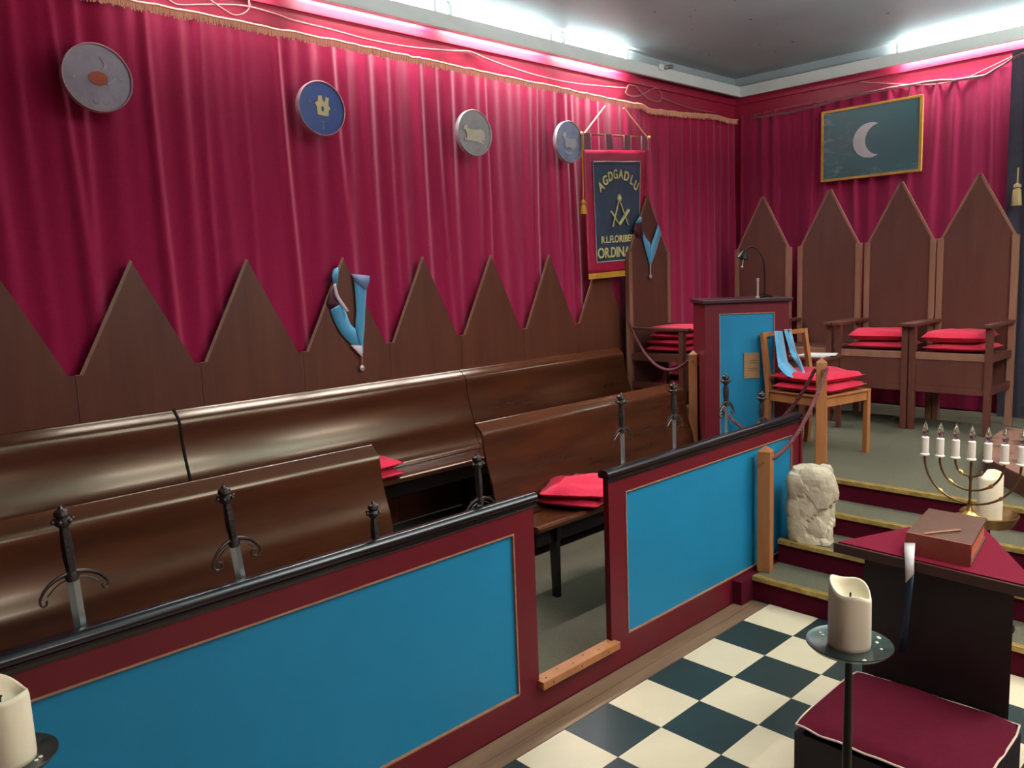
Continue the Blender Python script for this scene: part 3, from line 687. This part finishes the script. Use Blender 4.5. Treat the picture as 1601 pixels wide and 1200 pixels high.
for a, b in (((.125, .09), (.875, .09)), ((.875, .09), (.875, .87)), ((.875, .87), (.125, .87)), ((.125, .87), (.125, .09))):
    fr.tube([bq(a[0]+(b[0]-a[0])*i/12, a[1]+(b[1]-a[1])*i/12, .008) for i in range(13)], .007, 6, flat=.6)
fr.build('silver_braid', m_braid, bn, True, 'w')
rod0, rod1 = at(1, YB, 909, 209), at(1, YB, 1015, 215)
MB().tube([rod0, rod1], .008, 10).build('hanging_rod', m_orange, bn, True, 'w')
for s_ in (.03, .36, .66, .95):
    a = rod0.lerp(rod1, .03+s_*.92); b = bq(min(s_, .94), 0); q = .045
    e = (rod1-rod0).normalized()*q
    o = MB().grid([[tuple(a-e+Vector((0, -.012, .006))), tuple(a+e+Vector((0, -.012, .006)))], [tuple(b-e+Vector((0, -.012, 0))), tuple(b+e+Vector((0, -.012, 0)))]]).build('hanging_loop', mat('loop_cloth', (140, 70, 86), .6), bn, False, 'w'); solid(o, .003, 0)
    for sg in (-1, 1): MB().tube([a+e*sg+Vector((0, -.016, .006)), b+e*sg+Vector((0, -.016, 0))], .005, 5).build('loop_braid', m_braid, o, False, 'w')
top = [at(1, YB+.03, 946, 166), at(1, YB+.03, 975, 169)]
MB().tube([rod0+Vector((.03, 0, 0)), top[0]], .007, 6).build('hanging_cord', m_fringe, bn, True, 'w'); MB().tube([rod1-Vector((.03, 0, 0)), top[1]], .007, 6).build('hanging_cord', m_fringe, bn, True, 'w')
for q in (rod0, rod1): MB().ball(q, .016, 8).build('rod_finial', m_gold, bn, True, 'w')
def tassel(t, p_top, z_head, ln, r, m):
    p = Vector(p_top)
    if z_head < p.z-.01: MB().tube([p, Vector((p.x, p.y, z_head))], .006, 6).build('cord', m, t, True, 'w')
    MB().lathe([(.003, .02), (r*.7, .01), (r*.8, -.012), (r*.5, -.02), (r*.75, -.03), (r, -ln), (r*.95, -ln-.003)], (p.x, p.y, z_head), 14, rf=lambda i, a: 1+(.08*math.cos(7*a) if i > 3 else 0)).build('tassel', m, t, True, 'w')
pc = at(1, YB-.01, 912, 215); ph = at(1, YB-.01, 912, 316)
tassel(bn, (ph.x, YB-.012, pc.z), ph.z, .09, .026, m_ygold)
# letters
def letters(txt, s_, t_, size, rot=0, sx=1., nm='letter'):
    cu = bpy.data.curves.new('txt', 'FONT'); cu.body = txt; cu.size = 1; cu.extrude = 0; cu.align_x = 'CENTER'; cu.align_y = 'CENTER'; cu.offset = .022
    ob = bpy.data.objects.new('txt', cu); COL.objects.link(ob)
    dg = bpy.context.evaluated_depsgraph_get(); me = bpy.data.meshes.new_from_object(ob.evaluated_get(dg)); bpy.data.objects.remove(ob); bpy.data.curves.remove(cu)
    vs = []
    H = (BQ[0]-BQ[3]).length; W = (BQ[1]-BQ[0]).length
    for v in me.vertices:
        x, y = v.co.x*size*sx, v.co.y*size
        x, y = x*math.cos(rot)-y*math.sin(rot), x*math.sin(rot)+y*math.cos(rot)
        vs.append(tuple(bq(s_+x/W, t_-y/H, .0105)))
    fs = [tuple(p.vertices) for p in me.polygons]
    o = MB().add(vs, fs).build(nm, m_letter, bn, False, 'w'); bpy.data.meshes.remove(me); solid(o, .004, 0)
    return o
W_ = (BQ[1]-BQ[0]).length
c52 = math.cos(math.radians(52))
for k, ch in enumerate('AGDGADLU'):
    a = math.radians(-52+104*k/7)
    letters(ch, .51+.285*math.sin(a)/.788, .285-.095*(math.cos(a)-c52)/(1-c52), .105, -a*.6, .85)
letters('R.L.FLORIBERT', .51, .70, .080, 0, 1.0, 'lettering')
letters('OR.DINANT', .51, .805, .115, 0, .98, 'lettering')
# square and compasses
def emb(pts, r, nm): MB().tube([bq(s_, t_, .014) for s_, t_ in pts], r, 6, flat=.6).build(nm, m_letter, bn, True, 'w')
emb([(.52, .385), (.40, .60)], .012, 'compass_leg'); emb([(.52, .385), (.66, .59)], .012, 'compass_leg')
emb([(.375, .48), (.52, .585), (.67, .47)], .014, 'square')
MB().ball(bq(.52, .38, .014), .024, 8).ball(bq(.52, .36, .014), .016, 8).build('compass_head', m_letter, bn, True, 'w')

# ------------------------------------------------------------------ moon picture
XP = 3.585
yc, zc, pw, ph_ = 1.0, 2.89, .885, .635
def picmat():
    m = bpy.data.materials.new('painted_night_sky'); m.use_nodes = True; nt = m.node_tree; N = nt.nodes; L = nt.links; b = N['Principled BSDF']
    b.inputs['Roughness'].default_value = .35
    tc = N.new('ShaderNodeTexCoord'); sx = N.new('ShaderNodeSeparateXYZ'); L.new(tc.outputs['Object'], sx.inputs[0])
    mp = N.new('ShaderNodeMapping'); mp.inputs['Scale'].default_value = (1, 4, 13); L.new(tc.outputs['Object'], mp.inputs[0])
    n = N.new('ShaderNodeTexNoise'); n.inputs['Scale'].default_value = 2.2; n.inputs['Detail'].default_value = 5; L.new(mp.outputs[0], n.inputs['Vector'])
    cr = N.new('ShaderNodeValToRGB'); cr.color_ramp.elements[0].position = .52; cr.color_ramp.elements[1].position = .72; L.new(n.outputs['Fac'], cr.inputs[0])
    # clouds live on the left third (local +y) and along the bottom
    m1 = N.new('ShaderNodeMapRange'); m1.inputs['From Min'].default_value = .12; m1.inputs['From Max'].default_value = .30; L.new(sx.outputs['Y'], m1.inputs['Value'])
    m2 = N.new('ShaderNodeMapRange'); m2.inputs['From Min'].default_value = -.20; m2.inputs['From Max'].default_value = -.29; L.new(sx.outputs['Z'], m2.inputs['Value'])
    mx = N.new('ShaderNodeMath'); mx.operation = 'MAXIMUM'; L.new(m1.outputs[0], mx.inputs[0]); L.new(m2.outputs[0], mx.inputs[1])
    mu = N.new('ShaderNodeMath'); mu.operation = 'MULTIPLY'; L.new(mx.outputs[0], mu.inputs[0]); L.new(cr.outputs[0], mu.inputs[1])
    mc = N.new('ShaderNodeMix'); mc.data_type = 'RGBA'; L.new(mu.outputs[0], mc.inputs['Factor'])
    mc.inputs[6].default_value = lin((58, 104, 110))+(1,); mc.inputs[7].default_value = lin((120, 150, 158))+(1,)
    L.new(mc.outputs[2], b.inputs['Base Color']); return m
t = thing('moon_picture', 'gold framed painting of a white crescent moon on a dark teal sky', 'picture', (XP, yc, zc))
MB().box(0, .012, -pw/2+.01, pw/2-.01, -ph_/2+.01, ph_/2-.01).build('canvas', picmat(), t)
f = .022
MB().box(-.014, .016, -pw/2, pw/2, ph_/2-f, ph_/2, .003).box(-.014, .016, -pw/2, pw/2, -ph_/2, -ph_/2+f, .003).box(-.014, .016, -pw/2, -pw/2+f, -ph_/2+f, ph_/2-f).box(-.014, .016, pw/2-f, pw/2, -ph_/2+f, ph_/2-f).build('frame', m_gold, t)
# crescent: the outer arc minus a shifted inner arc
R1 = .152; oc = (-.002, .005); pts = []
for i in range(31):
    a = math.radians(62+ (298-62)*i/30); pts.append((oc[0]-R1*math.cos(a), oc[1]+R1*math.sin(a)))
a0 = math.radians(62); tipy = R1*math.cos(a0); tipz = R1*math.sin(a0)
# inner arc through the tips, bulging less
c2 = (oc[0]-.092, oc[1]); R2 = math.hypot(tipy-.092, tipz)
for q in (-.3, .3): MB().tube([(.012, q, .2), (XW-XP-.002, q, .2)], .006, 8).build('wall_peg', m_iron, t, True)
b0 = math.atan2(tipz, -(tipy-.092)) ; inner = []
for i in range(31):
    a = -b0+(2*b0)*i/30; inner.append((c2[0]+R2*math.cos(a), c2[1]+R2*math.sin(a)))
poly = pts+inner[1:-1]
MB().prism([(-.002, y, z) for y, z in poly], (.002, 0, 0)).build('painted_moon', mat('moon_white', (232, 230, 232), .5), t)
# tassel hanging on the dark drape
tp = at(0, 3.40, 1592, 262)
t = thing('curtain_tassel', 'pale gold tassel hanging on the dark drape at right', 'tassel', tp)
tassel(t, tp, at(0, 3.40, 1592, 290).z, .15, .035, mat('pale_gold_tassel', (176, 150, 100), .6))

# ------------------------------------------------------------------ rope posts and ropes
def rpost(loc, h, rz, label, side=.062):
    t = thing('rope_post', label, 'post', loc, rz, 'wooden rope posts'); a = side/2
    MB().box(-a, a, -a, a, 0, h-.03, .002).build('shaft', m_orange, t)
    MB().add([(-a, -a, h-.03), (a, -a, h-.03), (a, a, h-.03), (-a, a, h-.03), (0, 0, h)], [(0, 1, 4), (1, 2, 4), (2, 3, 4), (3, 0, 4), (3, 2, 1, 0)]).build('pointed_cap', m_orange, t)
    for q in (-1, 1): MB().tube([(q*a, 0, h-.085), (q*(a+.022), 0, h-.08), (q*(a+.028), 0, h-.066)], .004, 6).build('hook', m_brass, t, True)
    return t
rpost((.975, .185, .52), .725, .5, 'wooden rope post on the stage edge beside the light chair')
rpost((.115, .090, .135), .715, .2, 'wooden rope post on the lowest step in front of the partition end', .07)
rpost((1.21, 1.28, .52), .705, .5, 'wooden rope post at the end of the right front bench')
def rope(a, b, sag, label, skew=0):
    a, b = Vector(a), Vector(b); n = 40; P = []
    for i in range(n+1):
        s_ = i/n; p = a.lerp(b, s_); p.z -= 4*sag*s_*(1-s_)*(1+skew*(s_-.5)); P.append(p)
    t = thing('barrier_rope', label, 'rope', a, 0, 'wine red barrier ropes')
    # three twisted strands
    for k in range(3):
        Q = []
        for i in range(4*n+1):
            f_ = i/4; i0 = min(int(f_), n-1); p = P[i0].lerp(P[i0+1], f_-i0); d = (P[min(i0+1, n)]-P[i0]).normalized()
            u = d.orthogonal().normalized(); v = d.cross(u); an = i*.55+k*2*PI/3
            Q.append(p+u*(.006*math.cos(an))+v*(.006*math.sin(an)))
        MB().tube(Q, .0065, 6).build('strand', m_rope, t, True, 'w')
    return t
rope((1.60, 2.20, 1.43), (1.195, 1.31, 1.15), .22, 'wine red rope sagging from the tall left chair to the rear post')
rope((1.22, 1.245, 1.15), (.96, .22, 1.17), .46, 'wine red rope drooping low behind the partition between two posts')
rope((.965, .145, 1.18), (.13, .062, .775), .10, 'wine red rope running down from stage post to the lowest step post')

# ------------------------------------------------------------------ blue desk
A = Vector((1.06, 1.08, .52)); B = Vector((1.48, .665, .52)); u = (B-A).normalized(); dw = (B-A).length
ang = math.atan2(u.y, u.x)
t = thing('blue_panel_desk', 'tall maroon desk with a blue door panel and dark top', 'desk', A, ang)
H = 1.08; dd = .40
MB().box(0, dw, .0, dd, 0, .02).box(0, .10, 0, .02, .02, H-.03).box(dw-.10, dw, 0, .02, .02, H-.03).box(.10, dw-.10, 0, .02, H-.10, H-.03).box(.10, dw-.10, 0, .02, .02, .10).box(0, .02, .02, dd, .02, H-.03).box(dw-.02, dw, .02, dd, .02, H-.03).box(.02, dw-.02, dd-.02, dd, .02, H-.03).build('carcass', m_maroon, t)
MB().box(-.02, dw+.02, -.025, dd+.02, H-.028, H, .005).build('top', mat('dark_purple_brown_top', (58, 22, 30), .35, kind='noise', rgb2=(44, 16, 22), scale=8), t)
p = MB().box(.10, dw-.10, .004, .018, .10, H-.10).build('blue_panel', m_blue, t)
m = MB(); b = .006
m.box(.10, dw-.10, -.003, .005, H-.10-b, H-.10).box(.10, .10+b, -.003, .005, .10, H-.10-b).box(dw-.10-b, dw-.10, -.003, .005, .10, H-.10-b)
m.build('gold_beading', m_goldtrim, p)
# plaque on the door
q = MB().box(.275, .385, -.004, .003, .515, .695).build('paper_sign', mat('buff_card', (160, 122, 84), .6, kind='noise', rgb2=(146, 108, 74), scale=20), t)
mb = MB()
for z, x0, x1 in ((.638, .315, .37), (.622, .312, .366), (.582, .305, .37), (.568, .308, .362)): mb.box(x0, x1, -.0048, -.0038, z, z+.006)
mb.build('faded_print', mat('faded_print_brown', (118, 84, 60), .7), q)
# lamp on the desk
lo = A+u*(dw-.13)+Vector((-u.y, u.x, 0))*.14+Vector((0, 0, H))
t = thing('desk_lamp', 'small black gooseneck lamp standing on the blue desk', 'lamp', lo, ang)
MB().lathe([(.055, 0), (.055, .008), (.04, .016), (.012, .022)], (0, 0, 0), 24).build('base', m_black, t, True)
gp = smooth_path([(0, 0, .02), (.0, 0, .13), (-.01, 0, .26), (-.05, 0, .34), (-.10, 0, .36), (-.14, 0, .33)], 5)
MB().tube(gp, .005, 8).build('gooseneck', m_iron, t, True)
sh = MB().lathe([(.012, .03), (.018, .022), (.045, -.03), (.043, -.031), (.015, .018), (.006, .02)], (0, 0, 0), 20).build('shade', m_iron, t, True); sh.location = (-.15, 0, .31); sh.rotation_euler = (0, .3, 0)
MB().ball((-.165, -.01, .22), .010, 8).tube([(-.15, 0, .28), (-.165, -.01, .225)], .0025, 5).build('pull_knob', m_steel, t, True)
ro = A+u*(dw-.20)+Vector((-u.y, u.x, 0))*.07+Vector((0, 0, H))
t = thing('metal_stand', 'thin silver upright rod on a small base on the blue desk', 'stand', ro, ang)
MB().lathe([(.016, 0), (.016, .006), (.008, .012)], (0, 0, 0), 16).build('foot', m_silver, t, True)
MB().lathe([(.007, .012), (.007, .115), (.010, .118), (.010, .135), (.004, .14)], (0, 0, 0), 12).build('rod', m_silver, t, True)

# ------------------------------------------------------------------ light chair with sash
t = thing('oak_side_chair', 'light oak side chair with open back on the stage', 'chair', (1.465, .44, .52), -.20)
h = .25; D = .24
for sx in (-1, 1):
    MB().bar((sx*(h-.02), -D+.02, 0), (sx*(h-.018), -D+.02, .44), .034).build('front_leg', m_orange, t)
    lg = MB()
    lg.bar((sx*(h-.025), D+.02, 0), (sx*(h-.02), D-.01, .45), .034).bar((sx*(h-.02), D-.01, .44), (sx*(h-.03), D+.05, .84), .032)
    lg.build('back_post', m_orange, t)
    MB().box(min(sx*(h-.02)-.01, sx*(h-.02)+.01), max(sx*(h-.02)-.01, sx*(h-.02)+.01), -D+.037, D-.03, .37, .43).build('side_rail', m_orange, t)
for q in (-D+.01, D-.03): MB().box(-h+.037, h-.037, q, q+.02, .37, .43).build('seat_rail', m_orange, t)
MB().box(-h, h, -D, D-.03, .43, .445, .004).build('seat', m_orange, t)
MB().bar((-h+.03, D+.05, .825), (h-.03, D+.05, .825), .024, .03).build('top_rail', m_orange, t)
MB().bar((-h+.03, D+.008, .53), (h-.03, D+.008, .53), .022, .03).build('lower_back_rail', m_orange, t)
cushion(.50, .47, .07, (1.44, .42, .52+.446), -.10, 'lower red cushion on the light oak chair', 'red seat cushions on the chairs', seed=41, wob=.01)
cushion(.49, .45, .075, (1.43, .43, .52+.51), -.22, 'upper rumpled red cushion on the light oak chair', 'red seat cushions on the chairs', seed=42, wob=.03)
t = thing('ceremonial_collar', 'blue ribbon collar draped over the back of light oak chair', 'collar', (1.2, .60, 1.3), 0, 'blue ribbon collars')
def p_on(px, y): return at(1, y, px[0], px[1])
ys = (.672, .655, .635, .60, .52, .45)
L = [p_on(q, y) for q, y in zip(((1211, 517), (1213, 540), (1216, 565), (1218, 574), (1232, 588), (1254, 592)), ys)]
Rr = [p_on(q, y) for q, y in zip(((1223, 517), (1227, 540), (1231, 562), (1234, 568), (1246, 580), (1257, 588)), ys)]
strip(t, 'ribbon', smooth_path(L, 4), smooth_path(Rr, 4), m_rib)
L = [p_on(q, y) for q, y in zip(((1226, 517), (1231, 535), (1238, 556), (1250, 576), (1257, 587)), (.672, .655, .63, .52, .45))]
Rr = [p_on(q, y) for q, y in zip(((1237, 516), (1241, 532), (1246, 552), (1252, 566), (1259, 586)), (.672, .655, .63, .52, .45))]
strip(t, 'ribbon', smooth_path(L, 4), smooth_path(Rr, 4), m_rib)
MB().tube([Rr[2], Rr[3], Rr[4]], .003, 5).tube([L[0]+Vector((0, 0, .006)), Rr[0]+Vector((0, 0, .006))], .004, 6).build('ribbon_edge', m_ribedge, t, True, 'w')

# small dark side table with papers between the far chairs
t = thing('side_table', 'small dark wooden side table with papers behind the light chair', 'table', (2.25, .86, .52))
MB().box(-.16, .16, -.18, .18, .56, .585, .004).build('tabletop', m_chairw, t)
for sx in (-1, 1):
    for sy in (-1, 1): MB().box(sx*.135-.016, sx*.135+.016, sy*.155-.016, sy*.155+.016, 0, .56).build('leg', m_chairw, t)
for q in ((-.119, .119, -.16, -.145), (-.119, .119, .145, .16), (-.145, -.13, -.139, .139), (.13, .145, -.139, .139)): MB().box(*q, .49, .56).build('apron', m_chairw, t)
for k in range(3):
    o = tag(MB().box(-.09, .09, -.12, .12, 0, .004).build('paper_sheets', m_paper), ('bottom', 'middle', 'top')[k]+' white paper sheaf on the small dark side table', 'paper', 'papers on the side table')
    o.location = (2.23+.012*k, .84-.02*k, .52+.5851+k*.0045); o.rotation_euler = (0, 0, .15*k)

# ------------------------------------------------------------------ rough stone
def stone():
    bm = bmesh.new(); bmesh.ops.create_cube(bm, size=1); bmesh.ops.subdivide_edges(bm, edges=list(bm.edges), cuts=23, use_grid_fill=True)
    w, d, hh = .235, .265, .42
    for v in bm.verts:
        c = v.co.copy(); x, y = c.x*2, c.y*2; m_ = max(abs(x), abs(y))
        k = m_/max(1e-6, (abs(x)**3.4+abs(y)**3.4)**(1/3.4)) if m_ > .01 else 1
        z = c.z+.5; top_ = max(0, (z-.78)/.22)
        tp_ = 1-.24*top_**2.2
        p = Vector((x*k*w/2*tp_, y*k*d/2*tp_, z*hh))
        dirn = Vector((p.x, p.y, max(0, p.z-hh*.55)*.8)).normalized() if m_ > .05 or z > .5 else Vector((0, 0, -1))
        q = p*9+Vector((3.3, 1.7, 7.1))
        dist, pts = noise.voronoi(q)
        fac = (q-pts[0]).length; cellr = noise.noise(pts[0]*2.3)
        n1 = noise.noise(p*5+Vector((1, 4, 2)))*.016; n2 = noise.fractal(p*30, 1, 2, 3)*.003
        v.co = p+dirn*(n1+n2+cellr*.034-fac*.018)
        if z < .02: v.co.z = 0
    bmesh.ops.smooth_vert(bm, verts=[v for v in bm.verts if v.co.z > .01], factor=.3)
    me = bpy.data.meshes.new('rough_stone'); bm.to_mesh(me); bm.free(); me.materials.append(m_chalk)
    o = bpy.data.objects.new('rough_stone', me); COL.objects.link(o); return o
o = tag(stone(), 'rough hewn pale limestone block standing on the second red step', 'stone'); o.location = (.405, -.035, .274); o.rotation_euler = (0, 0, .35)

# ------------------------------------------------------------------ altar
ZA = .80
Lp, Ap, Rp = Vector((-1.035, -.817, ZA)), Vector((-.37, -1.085, ZA)), Vector((-1.065, -1.49, ZA))
t = thing('triangular_altar', 'dark triangular altar table in front of the stage steps', 'altar', (-.85, -1.13, 0))
def tri(a, b, c, z, e): return MB().prism([(p.x, p.y, z) for p in (a, b, c)], (0, 0, e))
tri(Lp, Ap, Rp, ZA-.034, .034).build('top', mat('altar_top_wood', (74, 40, 34), .4, kind='noise', rgb2=(56, 30, 26), scale=8), t, False, 'w')
fa, fb, fc = Vector((-.995, -.915, 0)), Vector((-.995, -1.395, 0)), Vector((-.56, -1.11, 0))
tri(fa, fb, fc, 0.002, ZA-.036).build('body', m_altar, t, False, 'w')
# cloth lying on the top
e = .004; o = MB()
cL, cA, cR = Lp.lerp(Ap, .02).lerp(Rp, .01), Ap.lerp(Lp, .01), Rp.lerp(Ap, .02)
o.prism([(p.x, p.y, ZA+.0005) for p in (cL, cA, cR)], (0, 0, .004))
tag(o.build('altar_cloth', m_cloth), 'crimson triangular cloth lying on the altar top', 'cloth')
# book
bk = thing('leather_book', 'thick brown leather bound book with reddish page edges on altar', 'book', (-.815, -1.125, ZA+.005), math.radians(0))
b0, b1, b2, b3 = Vector((-.985, -1.055)), Vector((-.99, -1.265)), Vector((-.655, -1.215)), Vector((-.655, -1.015))
def quad(z0, z1, inset, nm, m, sm=0):
    P = [b0, b1, b2, b3]; c = sum(P, Vector((0, 0)))/4
    Q = [p+(c-p).normalized()*inset for p in P]
    MB().prism([(p.x, p.y, z0) for p in Q], (0, 0, z1-z0)).build(nm, m, bk, False, 'w')
zb = ZA+.005
quad(zb, zb+.006, 0, 'cover', m_leather); quad(zb+.0065, zb+.068, .012, 'page_block', m_pages); quad(zb+.0685, zb+.076, 0, 'cover', m_leather)
MB().prism([(b0.x, b0.y, zb), (b1.x, b1.y, zb), (b1.x-.006, b1.y, zb), (b0.x-.006, b0.y, zb)], (0, 0, .076)).build('spine', mat('red_brown_spine', (156, 72, 56), .5, kind='noise', rgb2=(136, 60, 48), scale=30), bk, False, 'w')
# bookmark ribbon hanging over the front edge
rb = thing('ribbon_bookmark', 'white ribbon ending in a painted blue sheen hanging from the book over the altar edge', 'ribbon', (-1.04, -1.02, ZA))
zt = ZA+.006
ya, yb = -1.030, -1.052
xf = -1.046
def rstrip(nm, path, m): 
    o = MB().grid([[ (x, ya+dy, z) for x, z, dy in path], [(x, yb+dy, z) for x, z, dy in path]]).build(nm, m, rb, 'all', 'w'); solid(o, .0016, 0)
def rr_(nm, rows_, m):
    L = [at(0, X, u0, v0) for X, u0, v0, u1, v1 in rows_]; R_ = [at(0, X, u1, v1) for X, u0, v0, u1, v1 in rows_]
    strip(rb, nm, L, R_, m, .0015)
rr_('ribbon', [(-.99, 1414, 848, 1431, 848), (-1.03, 1414, 862, 1430, 863), (-1.066, 1415, 878, 1429, 881), (-1.070, 1416, 911, 1429, 897)], mat('white_ribbon', (214, 206, 200), .6))
rr_('ribbon_end_sheen', [(-1.070, 1416, 912, 1429, 898), (-1.064, 1413, 945, 1424, 944), (-1.055, 1408, 985, 1420, 984), (-1.045, 1404, 1020, 1416, 1020)], mat('blue_sheen_ribbon', (26, 44, 66), .5))  # bluish reflection below the white ribbon, put into the strip's colour
# pen
pn = thing('brass_pen', 'thin brass pen lying on the brown leather book', 'pen', (-.86, -1.11, zb+.08))
pa, pb = at(2, zb+.0815, 1450, 833), at(2, zb+.0815, 1502, 828)
MB().tube([pa, pb], [.003, .004], 8).build('barrel', mat('copper_pen', (186, 130, 104), .35, metal=.6), pn, True, 'w')
MB().tube([pa, pa+(pa-pb).normalized()*.015], [.003, .0008], 8).build('tip', m_brass, pn, True, 'w')

# menorah
mn = thing('menorah', 'seven armed brass electric menorah behind the book', 'candelabrum', (-.425, -1.088, ZA+.005), PI/2+.06)
# local x runs across the arms
SPC, ZC_ = .0565, .233
MB().lathe([(.055, 0), (.055, .004), (.045, .009), (.03, .013), (.012, .03), (.008, .05)], (0, 0, 0), 24, rf=lambda i, a: 1+(.12*math.cos(6*a) if i < 3 else 0)).build('base', m_brass, mn, True)
MB().lathe([(.006, .05), (.008, .06), (.005, .07), (.005, .15), (.008, .16), (.005, .17), (.005, ZC_)], (0, 0, 0), 12).build('stem', m_dbrass, mn, True)
for k in (1, 2, 3):
    R = SPC*k; zc2 = ZC_-.01
    pts = [(R*math.cos(a), 0, zc2-R*math.sin(a)*1.0) for a in [PI*i/24 for i in range(25)]]
    pts = [(R, 0, ZC_)]+pts+[(-R, 0, ZC_)]
    a = MB().tube(pts, .0043, 8).build('arm', m_dbrass, mn, True)
    j = MB()
    for sx in (-1, 1):
        an = PI*.28; p = Vector((sx*R*math.cos(an), 0, zc2-R*math.sin(an)))
        d = Vector((-sx*math.sin(an), 0, -math.cos(an)))
        j.tube([p-d*.010, p, p+d*.012], [.005, .008, .005], 8)
    j.build('arm_collar', m_brass, a, True)
for k in range(-3, 4):
    x = k*SPC
    MB().lathe([(.008, ZC_-.004), (.018, ZC_+.0), (.018, ZC_+.004), (.0145, ZC_+.008), (.0145, ZC_+.073), (.008, ZC_+.076)], (x, 0, 0), 14).build('candle_sleeve', m_candle, mn, True)
    MB().lathe([(.006, ZC_+.076), (.011, ZC_+.088), (.012, ZC_+.10), (.008, ZC_+.120), (.002, ZC_+.138)], (x, 0, 0), 12).build('flame_bulb', m_glass, mn, True)

# candle stands
def pillar(t, c, r, h, seed, dip=1.):
    rs = random.Random(seed); ph1, ph2 = rs.uniform(0, 6), rs.uniform(0, 6)
    def zf(i, a): return dip*(.11*h*math.cos(a-ph1)+.04*h*math.cos(3*a+ph2)) if i in (3, 4, 5, 6) else 0
    def rf(i, a): return 1+.02*math.cos(2*a+ph2)+.012*math.cos(5*a+ph1)
    MB().lathe([(r*.98, 0), (r*1.01, .01), (r, h*.5), (r*.99, h*.93), (r*.95, h*1.0), (r*.86, h*.99), (r*.78, h*.9), (r*.5, h*.80), (.001, h*.78)], c, 40, rf=rf, zf=zf).build('candle', m_wax, t, 'all', 'w')
    c = Vector(c)
    MB().tube([c+Vector((0, 0, h*.77)), c+Vector((.001, 0, h*.86)), c+Vector((.004, .001, h*.885))], .0018, 6).build('wick', m_wick, t, True, 'w')
def stand(c, zp, rp, label, cr, ch, seed, clabel, bowl=False, z0=0, pole=.009):
    t = thing('candle_stand', label, 'candle stand', (c[0], c[1], z0), 0, 'pole candle stands around the altar')
    if bowl: MB().lathe([(rp*.35, -.045), (rp*.8, -.03), (rp, .02), (rp*.98, .024), (rp*.76, -.012), (rp*.3, -.02), (.001, -.02)], (c[0], c[1], zp), 40).build('drip_bowl', m_dbrass, t, True, 'w')
    else: MB().lathe([(rp*.25, -.010), (rp*.9, -.006), (rp, .002), (rp*.99, .004), (rp*.85, .0), (.001, -.003)], (c[0], c[1], zp), 48).build('drip_plate', m_plate, t, True, 'w')
    dz = -.045 if bowl else -.009
    MB().lathe([(.005, 0.012), (pole*1.5, .05), (pole*1.2, .6*(zp-z0)), (pole*.75, zp-z0+dz-.02), (pole*1.2, zp-z0+dz)], (c[0], c[1], z0), 16).build('pole', m_iron, t, True, 'w')
    MB().lathe([(.12, 0), (.12, .008), (.06, .02), (.012, .035)], (c[0], c[1], z0), 32).build('foot', m_iron, t, True, 'w')
    if not bowl:
        rs = random.Random(seed); d = MB()
        for k in range(9):
            a = rs.uniform(0, 6.3); rr = rs.uniform(.66, .93)*rp; d.ball((c[0]+rr*math.cos(a), c[1]+rr*math.sin(a), zp+.0), rs.uniform(.002, .0045), 5, .5)
        d.build('wax_drips', m_wax, t, True, 'w')
    k = thing('pillar_candle', clabel, 'candle', (c[0], c[1], zp+(-.0195 if bowl else -.0028)), 0, 'cream pillar candles')
    pillar(k, (c[0], c[1], zp+(-.0195 if bowl else -.0028)), cr, ch, seed, .35 if bowl else 1.)
stand((-2.388, -1.462), 1.10, .079, 'black iron pole candle stand with round plate before the wine kneeler', .0385, .118, 4, 'cream pillar candle on the plate before the kneeler')
stand((-3.632, -.668), 1.10, .072, 'pole candle stand cut by the lower left corner of the photo', .041, .125, 9, 'cream pillar candle at the lower left edge')
stand((.14, -1.005), .650, .120, 'brass bowl candle stand behind the menorah', .052, .225, 2, 'tall white candle in the brass bowl behind the menorah', bowl=True, z0=.136)

# kneelers
def kneeler(x0, x1, y0, y1, z, label, seed):
    t = thing('kneeler', label, 'kneeler', ((x0+x1)/2, (y0+y1)/2, 0)); w, d = x1-x0, y1-y0
    MB().box(-w/2+.02, w/2-.02, -d/2+.02, d/2-.02, 0.002, z-.05).build('box', mat('very_dark_box', (34, 14, 24), .7, kind='noise', rgb2=(26, 10, 18), scale=10), t)
    o = cushion_mb(w, d, .055, seed, .008, 18).build('cushion', m_wine, t, 'all'); o.location = (0, 0, z-.0505)
    n = 30; pts = []
    for s_ in range(4):
        for i in range(n):
            u = i/n*2-1; q = {0: (u, -1), 1: (1, u), 2: (-u, 1), 3: (-1, -u)}[s_]
            cf = 1-.085*(abs(q[0])*abs(q[1]))**2.5; pts.append((q[0]*w/2*(1-.05*(1-q[1]**2))*cf, q[1]*d/2*(1-.05*(1-q[0]**2))*cf, z-.023+noise.noise(Vector((q[0]*4, q[1]*4, seed)))*.006))
    MB().tube(pts, .0035, 6, True).build('piping', m_piping, t, True)
kneeler(-1.52, -1.005, -1.46, -.885, .345, 'wine red padded kneeler with cream piping in front of the altar', 3)
kneeler(-1.02, -.52, -2.05, -1.50, .30, 'wine red kneeler with cream piping at the right edge beside the altar', 5)

# low rug covered platform at the right edge of the stage
m_rug = mat('brown_patterned_rug', (124, 84, 66), .8, kind='voronoi', rgb2=(58, 30, 28), scale=9, bump=.2)
t = thing('rug_platform', 'low platform covered by a dark patterned brown rug at right edge', 'platform', (2.0, -1.1, .52))
P = [(1.06, -.93), (1.44, -.61), (1.9, -.50), (2.45, -.46), (2.45, -1.7), (1.06, -1.7)]
MB().prism([(x, y, .521) for x, y in P], (0, 0, .105)).build('base', m_chairw, t, False, 'w')
MB().prism([(x-.004, y+.004, .627) for x, y in P], (0, 0, .012)).build('rug', m_rug, t, False, 'w')
